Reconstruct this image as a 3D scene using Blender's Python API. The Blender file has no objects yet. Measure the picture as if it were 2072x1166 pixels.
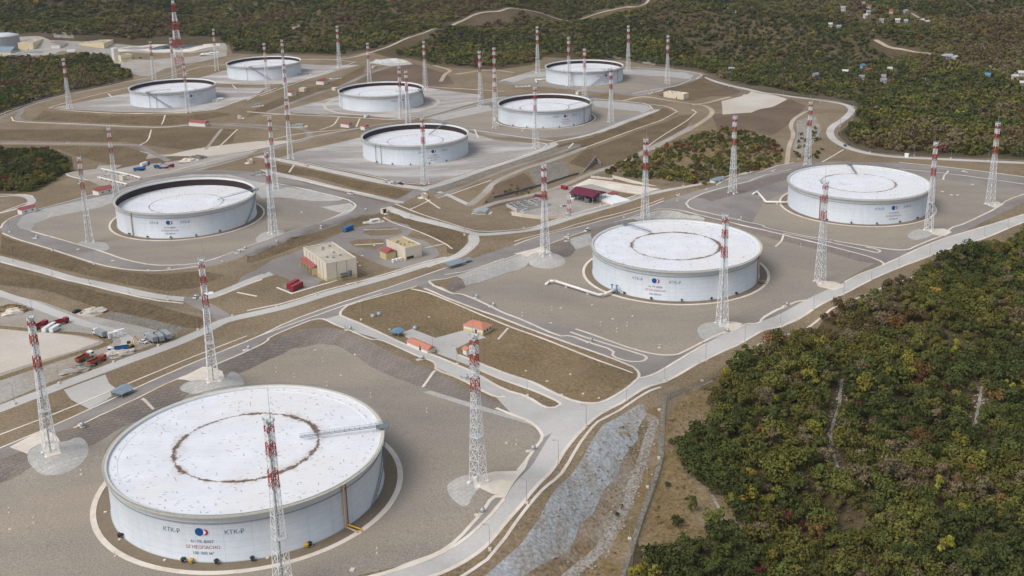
import bpy, math, random
import numpy as np
from mathutils import Vector, Matrix
from mathutils.geometry import delaunay_2d_cdt
S = bpy.context.scene
random.seed(7); rng = np.random.default_rng(7)
# ------------------------------------------------------------------ camera, sky, sun, exposure
F, PITCH, ROLL, CYS = 2300.925, math.radians(16.367345), math.radians(1.265125), -157.62
CAMZ = 208.2
W, H = 2072.0, 1166.0
cp, sp, cr, sr = math.cos(PITCH), math.sin(PITCH), math.cos(ROLL), math.sin(ROLL)
FWD = np.array([0, cp, -sp]); U0 = np.array([0, sp, cp]); R0 = np.array([1., 0, 0])
RGT = cr*R0 - sr*U0; UPV = sr*R0 + cr*U0
cam = bpy.data.cameras.new("camera"); co = bpy.data.objects.new("camera", cam); S.collection.objects.link(co)
cam.sensor_width = 36; cam.lens = 36*F/W; cam.shift_y = CYS/W; cam.clip_start = 1; cam.clip_end = 30000
m = Matrix.Identity(4)
for i in range(3):
    m[i][0] = RGT[i]; m[i][1] = UPV[i]; m[i][2] = -FWD[i]
m[2][3] = CAMZ
co.matrix_world = m; S.camera = co
SUN_EL, SUN_AZ = 52, -125       # azimuth clockwise from +y towards +x: light comes from the left, a little from the camera side
wd = bpy.data.worlds.new("World"); S.world = wd; wd.use_nodes = True
nt = wd.node_tree; bg = nt.nodes['Background']
sky = nt.nodes.new('ShaderNodeTexSky'); sky.sky_type = 'NISHITA'; sky.sun_disc = False
sky.sun_elevation = math.radians(SUN_EL); sky.sun_rotation = math.radians(SUN_AZ); sky.air_density = 1.0; sky.dust_density = 4.0; sky.ozone_density = 1.0
hs = nt.nodes.new('ShaderNodeHueSaturation'); hs.inputs['Saturation'].default_value = 0.5
nt.links.new(sky.outputs[0], hs.inputs['Color']); nt.links.new(hs.outputs[0], bg.inputs[0]); bg.inputs[1].default_value = 0.15
sl = bpy.data.lights.new("sun", 'SUN'); sl.energy = 0.95; sl.angle = math.radians(25); sl.color = (1, 0.96, 0.91)
so = bpy.data.objects.new("sun", sl); S.collection.objects.link(so)
az, el = math.radians(SUN_AZ), math.radians(SUN_EL)
sd = Vector((math.sin(az)*math.cos(el), math.cos(az)*math.cos(el), math.sin(el)))
so.rotation_euler = sd.to_track_quat('Z', 'Y').to_euler(); so.location = sd*500
S.view_settings.view_transform = 'Standard'; S.view_settings.look = 'None'; S.view_settings.exposure = 0.1; S.view_settings.gamma = 1
# ------------------------------------------------------------------ materials
def mat(name, c1, c2=None, scale=0.2, rough=0.9, c3=None, scale2=0.02, bump=0.0, bscale=1.0, metal=0.0, lo=0.35, hi=0.65, fine=0.0, fscale=3.0, stretch=None, emit=None, spec=0.3):
    M = bpy.data.materials.new(name); M.use_nodes = True; t = M.node_tree; b = t.nodes['Principled BSDF']
    b.inputs['Roughness'].default_value = rough; b.inputs['Metallic'].default_value = metal; b.inputs['Specular IOR Level'].default_value = spec
    if c2 is None: c2 = tuple(c*0.88 for c in c1)
    tc = t.nodes.new('ShaderNodeTexCoord'); out = tc.outputs['Object']
    if stretch:
        mp = t.nodes.new('ShaderNodeMapping'); mp.inputs['Scale'].default_value = stretch; t.links.new(out, mp.inputs[0]); out2 = mp.outputs[0]
    else: out2 = out
    def noise(s, d=4, o=None):
        n = t.nodes.new('ShaderNodeTexNoise'); n.inputs['Scale'].default_value = s; n.inputs['Detail'].default_value = d; n.inputs['Roughness'].default_value = 0.6
        t.links.new(o or out2, n.inputs['Vector']); return n.outputs['Fac']
    def mr(src, a, c):
        n = t.nodes.new('ShaderNodeMapRange'); n.inputs['From Min'].default_value = a; n.inputs['From Max'].default_value = c; t.links.new(src, n.inputs[0]); return n.outputs[0]
    def mix(f, A, B, mode='MIX'):
        n = t.nodes.new('ShaderNodeMix'); n.data_type = 'RGBA'; n.blend_type = mode
        if isinstance(f, float): n.inputs[0].default_value = f
        else: t.links.new(f, n.inputs[0])
        for k, v in ((6, A), (7, B)):
            if isinstance(v, tuple): n.inputs[k].default_value = (*v, 1)
            else: t.links.new(v, n.inputs[k])
        return n.outputs[2]
    col = mix(mr(noise(scale), lo, hi), c1, c2)
    if c3: col = mix(mr(noise(scale2, 5), 0.45, 0.62), col, c3)
    if fine > 0: 
        f = mr(noise(fscale, 3, out), 0.3, 0.7)
        col = mix(fine, col, mix(f, tuple(c*0.35 for c in c1), tuple(min(1, c*1.7) for c in c1)))
    t.links.new(col, b.inputs['Base Color'])
    if bump:
        bn = t.nodes.new('ShaderNodeBump'); bn.inputs['Strength'].default_value = 1.0; bn.inputs['Distance'].default_value = bump
        t.links.new(noise(bscale, 5, out), bn.inputs['Height']); t.links.new(bn.outputs[0], b.inputs['Normal'])
    if emit: b.inputs['Emission Color'].default_value = (*emit, 1); b.inputs['Emission Strength'].default_value = 1
    return M
def s2l(r, g, b):
    return tuple(((c/255+0.055)/1.055)**2.4 if c > 10 else c/255/12.92 for c in (r, g, b))
MT = {
 'grass': mat('dry_grass', s2l(127,111,88), s2l(104,92,70), 0.06, c3=s2l(144,130,108), scale2=0.02, fine=0.55, fscale=0.9, bump=0.25, bscale=0.8),
 'grass2': mat('olive_grass', s2l(122,105,78), s2l(100,89,62), 0.05, c3=s2l(140,122,94), scale2=0.03, fine=0.6, fscale=0.8, bump=0.3, bscale=0.7),
 'floor': mat('forest_floor', s2l(84,72,50), s2l(62,58,36), 0.04, c3=s2l(112,98,76), scale2=0.011, fine=0.5, fscale=0.5, bump=0.5, bscale=0.3),
 'gold': mat('golden_grass', s2l(126,107,74), s2l(98,88,56), 0.09, c3=s2l(150,138,120), scale2=0.05, fine=0.55, fscale=0.7, bump=0.4, bscale=0.7),
 'gravel': mat('brown_gravel', s2l(147,139,128), s2l(134,128,118), 0.035, c3=s2l(156,144,127), scale2=0.02, fine=0.4, fscale=1.6, bump=0.08, bscale=2.5, stretch=(0.5, 1.4, 1)),
 'gravelin': mat('tank_margin_gravel', s2l(128,115,97), s2l(114,103,86), 0.2, fine=0.3, fscale=1.6),
 'gravelg': mat('grey_gravel', s2l(160,154,149), s2l(146,140,135), 0.04, c3=s2l(196,194,190), scale2=0.026, fine=0.3, fscale=0.8, stretch=(0.5, 1.6, 1)),
 'asphalt': mat('worn_asphalt', s2l(136,130,125), s2l(124,119,115), 0.05, c3=s2l(150,145,140), scale2=0.02, fine=0.2, fscale=1.2),
 'concrete': mat('concrete_road', s2l(184,182,177), s2l(173,171,166), 0.06, c3=s2l(192,190,186), scale2=0.02, fine=0.1, fscale=0.9),
 'kerb': mat('kerb_concrete', s2l(214,204,190), s2l(200,190,176), 0.3, c3=s2l(222,214,203), scale2=0.05),
 'sand': mat('pale_sand', s2l(198,191,180), s2l(188,180,168), 0.04, c3=s2l(188,178,162), scale2=0.015, fine=0.1, fscale=0.8),
 'dirt': mat('packed_dirt', s2l(168,164,157), s2l(150,145,138), 0.05, c3=s2l(150,138,122), scale2=0.03, fine=0.25, fscale=0.9),
 'track': mat('dirt_track', s2l(176,162,142), s2l(160,146,126), 0.05, c3=s2l(190,178,160), scale2=0.02, fine=0.2, fscale=0.8),
 'shot': mat('sprayed_concrete', s2l(162,166,168), s2l(140,144,146), 0.12, c3=s2l(132,120,100), scale2=0.09, fine=0.45, fscale=0.8, bump=0.6, bscale=0.5, stretch=(1.6, .7, 1)),
 'rock': mat('pale_rock', s2l(158,152,144), s2l(124,114,98), 0.2, c3=s2l(104,94,70), scale2=0.12, fine=0.6, fscale=0.9, bump=0.5, bscale=0.5),
 'rubble': mat('rubble', s2l(132,128,120), s2l(108,104,96), 0.25, c3=s2l(96,86,68), scale2=0.12, fine=0.6, fscale=0.9, bump=0.5, bscale=0.8),
 'rockgrass': mat('stony_grass', s2l(128,110,84), s2l(106,94,70), 0.1, c3=s2l(166,162,156), scale2=0.06, fine=0.6, fscale=0.7, bump=0.9, bscale=0.4),
 'bank': mat('grass_bank', s2l(106,90,66), s2l(80,71,50), 0.09, c3=s2l(126,110,84), scale2=0.04, fine=0.65, fscale=0.6, bump=0.8, bscale=0.4),
 'brown': mat('bare_slope', s2l(104,88,72), s2l(92,78,62), 0.05, c3=s2l(118,100,80), scale2=0.02, fine=0.4, fscale=0.8, bump=0.3, bscale=0.6),
}
def paver(name, c1, c2, cm, bw, bh):
    M = mat(name, c1, c2, 0.12, fine=0.2, fscale=1.5); t = M.node_tree; b = t.nodes['Principled BSDF']
    old = b.inputs['Base Color'].links[0].from_socket
    tc = t.nodes.new('ShaderNodeTexCoord'); br = t.nodes.new('ShaderNodeTexBrick')
    mp = t.nodes.new('ShaderNodeMapping'); mp.inputs['Rotation'].default_value = (0, 0, math.radians(-38))
    t.links.new(tc.outputs['Object'], mp.inputs[0]); t.links.new(mp.outputs[0], br.inputs[0])
    br.inputs['Scale'].default_value = 1; br.inputs['Brick Width'].default_value = bw; br.inputs['Row Height'].default_value = bh; br.inputs['Mortar Size'].default_value = 0.16; br.inputs['Mortar Smooth'].default_value = 0.4
    br.inputs['Color1'].default_value = (1, 1, 1, 1); br.inputs['Color2'].default_value = (0.82, 0.82, 0.82, 1); br.inputs['Mortar'].default_value = (*cm, 1)
    mx = t.nodes.new('ShaderNodeMix'); mx.data_type = 'RGBA'; mx.blend_type = 'MULTIPLY'; mx.inputs[0].default_value = 0.8
    t.links.new(old, mx.inputs[6]); t.links.new(br.outputs[0], mx.inputs[7]); t.links.new(mx.outputs[2], b.inputs['Base Color'])
    return M
MT['revdark'] = paver('stepped_stone', s2l(140,130,122), s2l(124,116,110), (0.5, 0.48, 0.46), 3.2, 1.6)
MT['revlight'] = paver('slab_revetment', s2l(186,184,178), s2l(172,171,166), (0.66, 0.66, 0.66), 3.0, 2.0)
def tagg(o, label=None, cat=None, group=None, kind=None):
    if label: o['label'] = label
    if cat: o['category'] = cat
    if group: o['group'] = group
    if kind: o['kind'] = kind
    return o
# ------------------------------------------------------------------ projection helpers (pixels of the 2072-wide photograph)
def dirs(px):
    px = np.atleast_2d(np.array(px, float))
    X = px[:, 0]-W/2; Y = -(px[:, 1]-(H/2+CYS))
    d = FWD[None]*F + RGT[None]*X[:, None] + UPV[None]*Y[:, None]
    return d/np.linalg.norm(d, axis=1)[:, None]
def toplane(px, z):
    d = dirs(px); t = (z-CAMZ)/d[:, 2]
    return np.stack([d[:, 0]*t, d[:, 1]*t, np.full(len(d), 0.0)+z], 1)
def project(P):
    P = np.atleast_2d(np.array(P, float)) - [0, 0, CAMZ]
    y = P@FWD; return np.stack([W/2 + P@RGT/y*F, H/2+CYS - P@UPV/y*F], 1)
# ------------------------------------------------------------------ terrain height
TANKS = {'T1': (-96.1,365.0,0.0), 'T6': (93.4,619.6,-13.0), 'T7': (243.1,769.1,-19.2), 'T5': (-229.1,771.3,-18.7), 'T4': (-85.9,1004.1,-30.2), 'T3': (35.7,1147.7,-31.3),
 'T2': (-145.2,1272.7,-36.2), 'T8': (-385.5,1291.3,-30.3), 'T9': (-321.0,1486.4,-34.8), 'T10': (93.0,1396.5,-35.0)}
CTRL = [(1340,1000,-13),(1280,1150,-12),(1160,870,-.5),(1020,1010,0),(1700,1100,-22),(2000,900,-27),(1700,700,-22),(2060,560,-28),(1450,760,-10),(1560,700,-12),(100,720,-5),(200,620,-9),(0,560,-13),
 (700,520,-16),(800,400,-24),(1150,425,-24),(60,340,-36),(50,170,-48),(200,150,-44),(1400,330,-34),(1850,322,-27),(1650,250,-36),(2050,330,-27),(1500,395,-17),(950,640,-8),(500,600,-11),(900,520,-15),(1100,720,-7),(1200,790,-3),(1400,700,-11),
 (1700,600,-14),(1900,500,-19),(60,90,-32),(350,100,-34),(250,75,-30),(900,80,-38),(1150,70,-36),(1300,60,-30),(1480,130,-85),(1560,80,-90),(1700,190,-62),(2000,230,-48),(1780,60,-35),(1500,15,-30),(1640,140,-75),(2000,120,-45),(2060,20,-20),
 (150,10,-12),(600,5,-25),(1000,5,-15),(1300,5,-10),(800,30,-45),(1750,5,-20),(1470,185,-48),(1520,200,-42),(280,280,-34),(500,260,-33),(740,400,-24),(1000,400,-27),(760,140,-33),(1440,230,-34)]
cps = [(*v[:2], v[2], 1.0) for v in TANKS.values()]
for (u, v, z) in CTRL:
    p = toplane([(u, v)], z)[0]; cps.append((p[0], p[1], z, 0.8))
cps += [(-1500,500,-60,1),(-2500,2500,80,1),(0,4200,160,1),(2500,3000,90,1),(1500,800,-70,1),(600,0,-60,1),(-900,0,-30,1),(-900,900,-60,1),(0,-600,-40,1),(5000,3000,200,1),(-5000,3000,200,1),(0,8000,350,1)]
cps = np.array(cps)
def Z0(x, y):
    x = np.asarray(x, float); y = np.asarray(y, float); sh = x.shape; x = x.ravel(); y = y.ravel(); out = np.empty(len(x))
    for i in range(0, len(x), 200000):
        xx, yy = x[i:i+200000], y[i:i+200000]
        d2 = (xx[:, None]-cps[None, :, 0])**2 + (yy[:, None]-cps[None, :, 1])**2
        w = cps[None, :, 3]/(d2+25.0)**1.7
        z = (w*cps[None, :, 2]).sum(1)/w.sum(1)
        far = np.clip((yy-1450)/400, 0, 1) + np.clip((np.abs(xx-20)-420-0.25*yy)/200, 0, 1)
        n = 5*np.sin(xx*0.021+yy*0.013)+4*np.sin(xx*-0.017+yy*0.031+2)+2.2*np.sin(xx*0.06+1)*np.sin(yy*0.05)
        rg = np.clip((yy-1650)/300, 0, 1)*(16*np.sin(xx*0.0105+yy*0.0045+.6)+10*np.sin(xx*-0.006+yy*0.017+2.2)+7*np.sin(xx*.023-yy*.011))
        z = z + n*np.clip(far, 0, 1) + rg
        nr = np.clip((xx-(60+0.42*(yy-150)))/60, 0, 1)*np.clip((700-yy)/100, 0, 1)   # rolling ground under the wood on the right
        z = z + nr*(1.6*np.sin(xx*0.05+yy*0.03)+1.2*np.sin(yy*0.07-xx*0.02))
        for (tx, ty, tz) in TANKS.values():
            d = np.hypot(xx-tx, yy-ty); s = np.clip((92-d)/32, 0, 1); s = s*s*(3-2*s); z = z*(1-s)+tz*s
        out[i:i+200000] = z
    return out.reshape(sh)
def pip(poly, x, y):
    poly = np.asarray(poly)[:, :2]; ins = np.zeros(len(x), bool); n = len(poly)
    bx = (x >= poly[:, 0].min()) & (x <= poly[:, 0].max()) & (y >= poly[:, 1].min()) & (y <= poly[:, 1].max())
    idx = np.nonzero(bx)[0]; xs, ys = x[idx], y[idx]; r = np.zeros(len(idx), bool)
    for i in range(n):
        x1, y1 = poly[i]; x2, y2 = poly[(i+1) % n]
        if y1 == y2: continue
        c = ((y1 > ys) != (y2 > ys)) & (xs < (x2-x1)*(ys-y1)/(y2-y1)+x1); r ^= c
    ins[idx] = r; return ins
def dline(pl, x, y, lim=1e9):
    pl = np.asarray(pl)[:, :2]; d = np.full(len(x), 1e9)
    bx = (x > pl[:, 0].min()-lim) & (x < pl[:, 0].max()+lim) & (y > pl[:, 1].min()-lim) & (y < pl[:, 1].max()+lim)
    idx = np.nonzero(bx)[0]; xs, ys = x[idx], y[idx]; dd = np.full(len(idx), 1e9)
    for a, b in zip(pl[:-1], pl[1:]):
        v = b-a; L = (v@v)+1e-9; t = np.clip(((xs-a[0])*v[0]+(ys-a[1])*v[1])/L, 0, 1)
        dd = np.minimum(dd, np.hypot(xs-a[0]-t*v[0], ys-a[1]-t*v[1]))
    d[idx] = dd; return d
GX0, GX1, GY0, GY1, GS = -700., 700., 200., 1700., 3.0
gx = np.arange(GX0, GX1, GS); gy = np.arange(GY0, GY1, GS); GXX, GYY = np.meshgrid(gx, gy)
D = np.zeros_like(GXX)
def Dat(x, y):
    fx = np.clip((x-GX0)/GS, 0, len(gx)-1.001); fy = np.clip((y-GY0)/GS, 0, len(gy)-1.001)
    ix = fx.astype(int); iy = fy.astype(int); fx = fx-ix; fy = fy-iy
    v = D[iy, ix]*(1-fx)*(1-fy)+D[iy, ix+1]*fx*(1-fy)+D[iy+1, ix]*(1-fx)*fy+D[iy+1, ix+1]*fx*fy
    return np.where((x > GX0) & (x < GX1) & (y > GY0) & (y < GY1), v, 0)
def HT(x, y):
    x = np.asarray(x, float); y = np.asarray(y, float); return Z0(x, y)+Dat(x, y)
def unproj(px, dz=None, surf=None):
    """pixels -> points on the terrain (first hit of the ray)"""
    px = np.atleast_2d(np.array(px, float)); d = dirs(px); out = []
    ts = 180*1.008**np.arange(0, 460)
    for k in range(0, len(px), 400):
        dd = d[k:k+400]; n = len(dd); tt = ts[None, :]*np.ones((n, 1))
        z = CAMZ+dd[:, 2:3]*tt; off = 0 if dz is None else np.asarray(dz, float)[k:k+400][:, None]
        g = (Z0 if dz is not None else HT)(dd[:, 0:1]*tt, dd[:, 1:2]*tt) + off
        below = (z < g); i = np.where(below.any(1), below.argmax(1), len(ts)-1); i = np.maximum(i, 1)
        lo = ts[i-1]; hi = ts[i]
        for _ in range(14):
            mid = (lo+hi)/2; gg = (Z0 if dz is not None else HT)(dd[:, 0]*mid, dd[:, 1]*mid) + (0 if dz is None else off[:, 0])
            b = (CAMZ+dd[:, 2]*mid) < gg; hi = np.where(b, mid, hi); lo = np.where(b, lo, mid)
        t = (lo+hi)/2; out.append(np.stack([dd[:, 0]*t, dd[:, 1]*t, CAMZ+dd[:, 2]*t], 1))
    return np.concatenate(out)
# relief: pad floors (0), the tops of the stone slopes and the mast mounds, given in photo pixels
PADS = {
 'G1': [(-150,1010),(0,979),(41,961),(170,905),(231,874),(350,820),(500,750),(538,730),(590,706),(644,696),(680,699),(716,719),(747,740),(800,765),(855,784),(940,815),(1010,832),(1072,855),(1098,886),(1049,951),(1000,985),(996,1005),(971,1043),(927,1092),(886,1121),(827,1141),(726,1164),(600,1200),(0,1300),(-150,1300)],
 'G6': [(905,600),(942,580),(1020,555),(1064,539),(1105,545),(1150,520),(1166,505),(1200,493),(1300,450),(1372,440),(1422,452),(1520,474),(1585,488),(1653,505),(1735,528),(1770,533),(1749,543),(1709,566),(1687,580),(1633,608),(1593,619),(1542,644),(1507,656),(1427,690),(1386,711),(1340,719),(1309,714),(1257,699),(1165,667),(1057,643),(984,614),(930,592)],
 'G7': [(1520,452),(1545,410),(1600,385),(1600,372),(1700,352),(1817,352),(1925,366),(2072,386),(2110,392),(2072,398),(2018,421),(1953,453),(1924,461),(1913,475),(1854,498),(1811,505),(1752,498),(1658,482),(1630,478),(1542,455)],
 'G5': [(63,466),(70,452),(103,439),(201,420),(260,400),(320,380),(400,368),(500,378),(530,402),(590,406),(640,416),(692,431),(644,452),(500,499),(411,532),(360,537),(309,537),(257,527),(206,509),(149,492)],
}
RIMS = [([(-150,985),(0,935),(46,917),(150,870),(255,822),(350,778),(443,737),(520,704),(544,691),(616,665),(654,662),(690,666),(747,689)], 5.0, 5.0), ([(747,689),(809,720),(876,749),(937,782),(1010,812)], 5.0, 0.5),
 ([(900,575),(1000,536),(1064,510),(1150,486),(1244,452),(1330,426),(1372,427),(1422,438)], 4.0, 4.0), ([(1422,438),(1520,460),(1653,492),(1789,530)], 4.0, 1.0),
 ([(1400,420),(1430,395),(1520,368),(1607,346),(1817,344),(1925,357),(2072,378)], 3.0, 2.0),
 ([(8,462),(33,452),(44,438),(64,427),(165,404),(226,391),(309,364),(386,352),(463,352),(520,362),(564,373),(623,384),(700,402),(716,416)], 3.5, 3.5)]
RIMS += [([(0,524),(103,551),(195,575),(309,600),(386,607)], -3, -3), ([(524,314),(616,332),(721,355),(809,373),(855,380)], 3, 2), ([(564,357),(659,372),(757,392),(810,404)], -2, -1), ([(1126,288),(1200,271),(1298,233),(1340,218)], 3, 3), ([(1180,303),(1376,232)], -3, -3), ([(1322,302),(1386,269),(1437,238)], -2, -2),
 ([(99,219),(134,224),(232,230),(319,230),(386,228),(442,221),(520,194)], 3, 3), ([(60,246),(129,250),(257,256),(334,258),(386,253)], -2, -2), ([(1310,190),(1352,178),(1424,153)], 3, 3), ([(1350,196),(1424,212),(1470,196)], -3, -3), ([(860,242),(971,212),(1020,200)], 2, 2),
 ([(500,510),(587,476),(713,434),(773,414)], 3, 3), ([(510,528),(600,498),(700,462),(770,440)], -3, -3), ([(783,419),(886,450),(950,474)], 2, 2), ([(815,452),(880,482),(910,500)], -3, -3), ([(1000,375),(1060,352),(1100,335)], 3, 3), ([(1000,408),(1060,396),(1113,383)], -3, -3)]
PADS['YL'] = [(0,592),(144,636),(214,648),(340,680),(257,714),(103,770),(0,812),(-100,820),(-100,590)]; PADV = {'YL': -6.0, 'PL': -4.0, 'LOT': -3.0}
PADS['PL'] = [(1040,432),(1060,421),(1098,396),(1155,382),(1195,372),(1240,386),(1300,395),(1141,438),(1100,441)]; PADS['LOT'] = [(592,548),(650,510),(731,466),(800,453),(840,470),(880,505),(860,526),(790,538),(720,556),(663,572)]
MOUND = [('T1',(103,915),4.5),('T1',(432,768),4.5),('T1',(968,972),2.5),('T6',(1103,514),4.5)]
fixed = np.zeros(D.shape, bool)
fx_, fy_ = GXX.ravel(), GYY.ravel()
pads_w = {}
for k, P in PADS.items():
    pv = PADV.get(k, 0.0); w = unproj(P, dz=[pv]*len(P)); pads_w[k] = w
    msk = pip(w, fx_, fy_).reshape(D.shape); fixed |= msk; D[msk] = pv
for P, a, b in RIMS:
    dzs = np.linspace(a, b, len(P)); w = unproj(P, dz=dzs)
    L = np.concatenate([[0], np.cumsum(np.linalg.norm(np.diff(w[:, :2], axis=0), axis=1))])
    s = np.arange(0, L[-1], 1.0); X = np.interp(s, L, w[:, 0]); Y = np.interp(s, L, w[:, 1]); V = np.interp(s, L, dzs)
    ix = np.clip(np.round((X-GX0)/GS).astype(int), 0, len(gx)-1); iy = np.clip(np.round((Y-GY0)/GS).astype(int), 0, len(gy)-1)
    D[iy, ix] = V; fixed[iy, ix] = True
for T, p, dz in MOUND:
    w = unproj([p], dz=[dz])[0]; dd = np.hypot(GXX-w[0], GYY-w[1]); m_ = dd < 6.5; D[m_] = dz; fixed |= m_
    m2 = (dd >= 6.5) & (dd < 16) & fixed & (D == 0); fixed[m2] = False
for (tx, ty, tz) in TANKS.values():
    m_ = np.hypot(GXX-tx, GYY-ty) < 60; D[m_] = 0; fixed |= m_
for _ in range(350):
    A = D.copy(); A[1:-1, 1:-1] = (D[:-2, 1:-1]+D[2:, 1:-1]+D[1:-1, :-2]+D[1:-1, 2:])/4*0.9965
    D = np.where(fixed, D, A)
for T, p, dz in MOUND:      # the stone cones under the masts
    w = unproj([p], dz=[dz])[0]; dd = np.hypot(GXX-w[0], GYY-w[1]); cone = dz*np.clip(1-(dd-6)/11.0, 0, 1); D = np.maximum(D, cone)
# ------------------------------------------------------------------ ground plan: areas and strips traced in photo pixels (later ones lie over earlier ones)
Z = []
def POLY(kind, pts): Z.append([kind, 'p', unproj(pts)[:, :2], 0])
def STRIP(kind, w, *lines):
    for pts in lines: Z.append([kind, 's', unproj(pts)[:, :2], w])
WOODS = {   # ground under trees
 'right': [(1262,1230),(1285,1110),(1318,1005),(1346,940),(1352,850),(1425,775),(1470,752),(1520,722),(1590,690),(1664,650),(1740,618),(1830,580),(1900,535),(1960,510),(2100,462),(2400,400),(2700,700),(2500,1500),(1262,1500)],
 'left': [(-260,285),(0,297),(70,300),(110,303),(145,318),(150,345),(112,362),(75,388),(30,392),(-60,388),(-300,400)],
 'upleft': [(-200,120),(0,117),(103,117),(140,108),(219,112),(238,132),(268,140),(270,160),(225,172),(135,190),(70,212),(0,234),(-200,270)],
 'mid': [(1240,360),(1262,330),(1330,300),(1400,268),(1460,250),(1520,262),(1575,285),(1588,305),(1585,335),(1500,358),(1430,384),(1330,372)],
}
BACK = [(-900,60),(-60,60),(0,66),(100,74),(160,76),(230,82),(450,80),(470,108),(600,112),(690,114),(745,104),(835,120),(880,135),(1000,142),(1075,132),(1100,116),(1262,122),(1330,134),(1420,146),(1470,168),(1520,180),(1600,194),(1690,203),(1738,218),(1725,245),(1694,270),(1716,294),(1760,308),(1850,315),(2072,324),(2400,330),(3200,330),(3200,-90),(-900,-90)]
for k, v in WOODS.items(): POLY('floor' if k != 'mid' else 'grass2', v)
POLY('floor', BACK)
POLY('grass2', [(690,640),(706,616),(832,583),(1000,648),(1278,755),(1293,768),(1206,816),(1167,812),(1064,766),(1000,746),(940,720),(860,700)])
POLY('brown', [(720,165),(745,150),(835,128),(905,150),(920,170),(850,175),(750,180)])
POLY('brown', [(1452,262),(1440,232),(1480,228),(1560,215),(1600,200),(1632,215),(1612,240),(1560,275),(1500,262)])
POLY('brown', [(1404,150),(1430,152),(1500,185),(1470,195),(1400,192),(1340,185)])
POLY('brown', [(960,430),(1000,375),(1060,350),(1090,378),(1020,415)])
POLY('gold', [(1206,868),(1262,845),(1335,820),(1340,860),(1336,930),(1308,1010),(1288,1070),(1262,1140),(1230,1220),(900,1220),(1000,1160),(1150,1060)])
POLY('gold', [(1346,940),(1342,860),(1392,790),(1440,790),(1400,870),(1420,960),(1440,1010),(1400,1060),(1380,1130),(1300,1120),(1290,1095),(1320,1000)])
# dirt yards on the left
POLY('dirt', [(-200,560),(0,588),(26,598),(144,632),(214,645),(352,678),(342,686),(257,717),(103,773),(0,817),(-200,880)])
POLY('sand', [(-160,655),(0,665),(77,673),(144,678),(201,691),(154,709),(85,729),(0,755),(-160,800)])
STRIP('grass2', 4.5, [(-160,652),(0,662),(77,669),(144,674),(212,684),(222,692),(206,701),(154,716),(85,738),(0,766),(-160,820)])
STRIP('concrete', 6, [(-60,575),(0,592),(80,622),(170,655),(240,672),(262,690),(250,705)])
POLY('rubble', [(214,634),(245,633),(378,665),(355,678),(219,645)])
POLY('dirt', [(115,350),(129,355),(150,347),(195,342),(200,335),(257,334),(283,305),(316,312),(394,313),(520,304),(500,318),(437,336),(309,365),(257,378),(201,375),(180,365)])
POLY('brown', [(228,344),(283,333),(330,330),(400,318),(470,306),(400,308),(330,318),(262,326)])
POLY('sand', [(330,316),(400,300),(520,286),(600,284),(520,303),(420,316)])
# grey gravel floors in the rear
POLY('gravelg', [(562,320),(603,306),(680,290),(740,276),(950,268),(1000,283),(1080,290),(1115,294),(1020,326),(900,365),(860,372),(809,368),(721,348),(620,328)])
POLY('gravelg', [(575,224),(640,206),(700,190),(860,177),(973,192),(968,204),(860,234),(809,241),(731,232),(600,229)])
POLY('gravelg', [(110,217),(180,204),(257,189),(437,177),(540,178),(505,199),(437,222),(373,229),(231,226),(130,221)])
POLY('gravelg', [(395,160),(458,142),(608,130),(728,132),(644,155),(577,169),(500,171),(430,168)])
POLY('asphalt', [(1005,165),(1080,143),(1105,139),(1260,136),(1309,137),(1390,143),(1424,151),(1420,158),(1352,178),(1313,190),(1290,195),(1257,192),(1154,181),(1010,170)])
POLY('gravel', [(1028,170),(1070,157),(1262,152),(1355,154),(1396,159),(1352,172),(1309,183),(1257,188),(1154,177)])
POLY('revlight', [(1013,162),(1080,147),(1106,144),(1106,155),(1069,157),(1038,167)])
POLY('revlight', [(1258,141),(1309,141),(1386,147),(1404,153),(1396,160),(1352,155),(1262,152)])
POLY('asphalt', [(850,240),(886,230),(971,208),(1000,196),(1190,196),(1257,204),(1312,210),(1322,222),(1300,236),(1240,258),(1180,272),(1077,282),(1000,276),(930,262),(880,250)])
POLY('gravel', [(896,246),(960,229),(1000,215),(1190,210),(1296,226),(1236,250),(1180,266),(1077,275),(1000,268),(940,257)])
POLY('revlight', [(863,240),(886,234),(971,214),(989,213),(997,223),(896,244)])
POLY('revlight', [(1194,203),(1257,207),(1309,213),(1319,221),(1301,229),(1292,225),(1206,216)])
# foreground gravel floors and their stone slopes
POLY('asphalt', [(0,462),(8,450),(26,439),(77,424),(165,400),(240,378),(300,358),(390,345),(470,345),(540,352),(600,366),(700,392),(770,408),(792,420),(713,437),(644,463),(587,479),(500,512),(440,536),(401,542),(360,546),(309,550),(257,547),(206,537),(129,513),(51,489),(5,472)])
POLY('revlight', [(33,455),(44,439),(64,428),(165,406),(226,393),(257,380),(309,365),(386,353),(463,353),(512,367),(564,375),(623,385),(696,401),(688,406),(623,406),(587,401),(531,401),(600,413),(708,411),(720,420),(706,432),(560,470),(200,500),(63,468),(40,462)])
POLY('gravel', PADS['G5'])
POLY('asphalt', [(832,572),(868,566),(881,580),(912,590),(1000,560),(1300,440),(1365,419),(1424,391),(1520,365),(1562,350),(1607,340),(1817,340),(1925,351),(2072,372),(2300,385),(2300,350),(2150,385),(2072,396),(2072,410),(1944,472),(1845,509),(1789,535),(1749,545),(1709,568),(1687,582),(1600,622),(1507,658),(1400,714),(1293,766),(1293,753),(1278,740),(1129,688),(1020,645),(966,627),(886,596),(858,584)])
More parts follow.
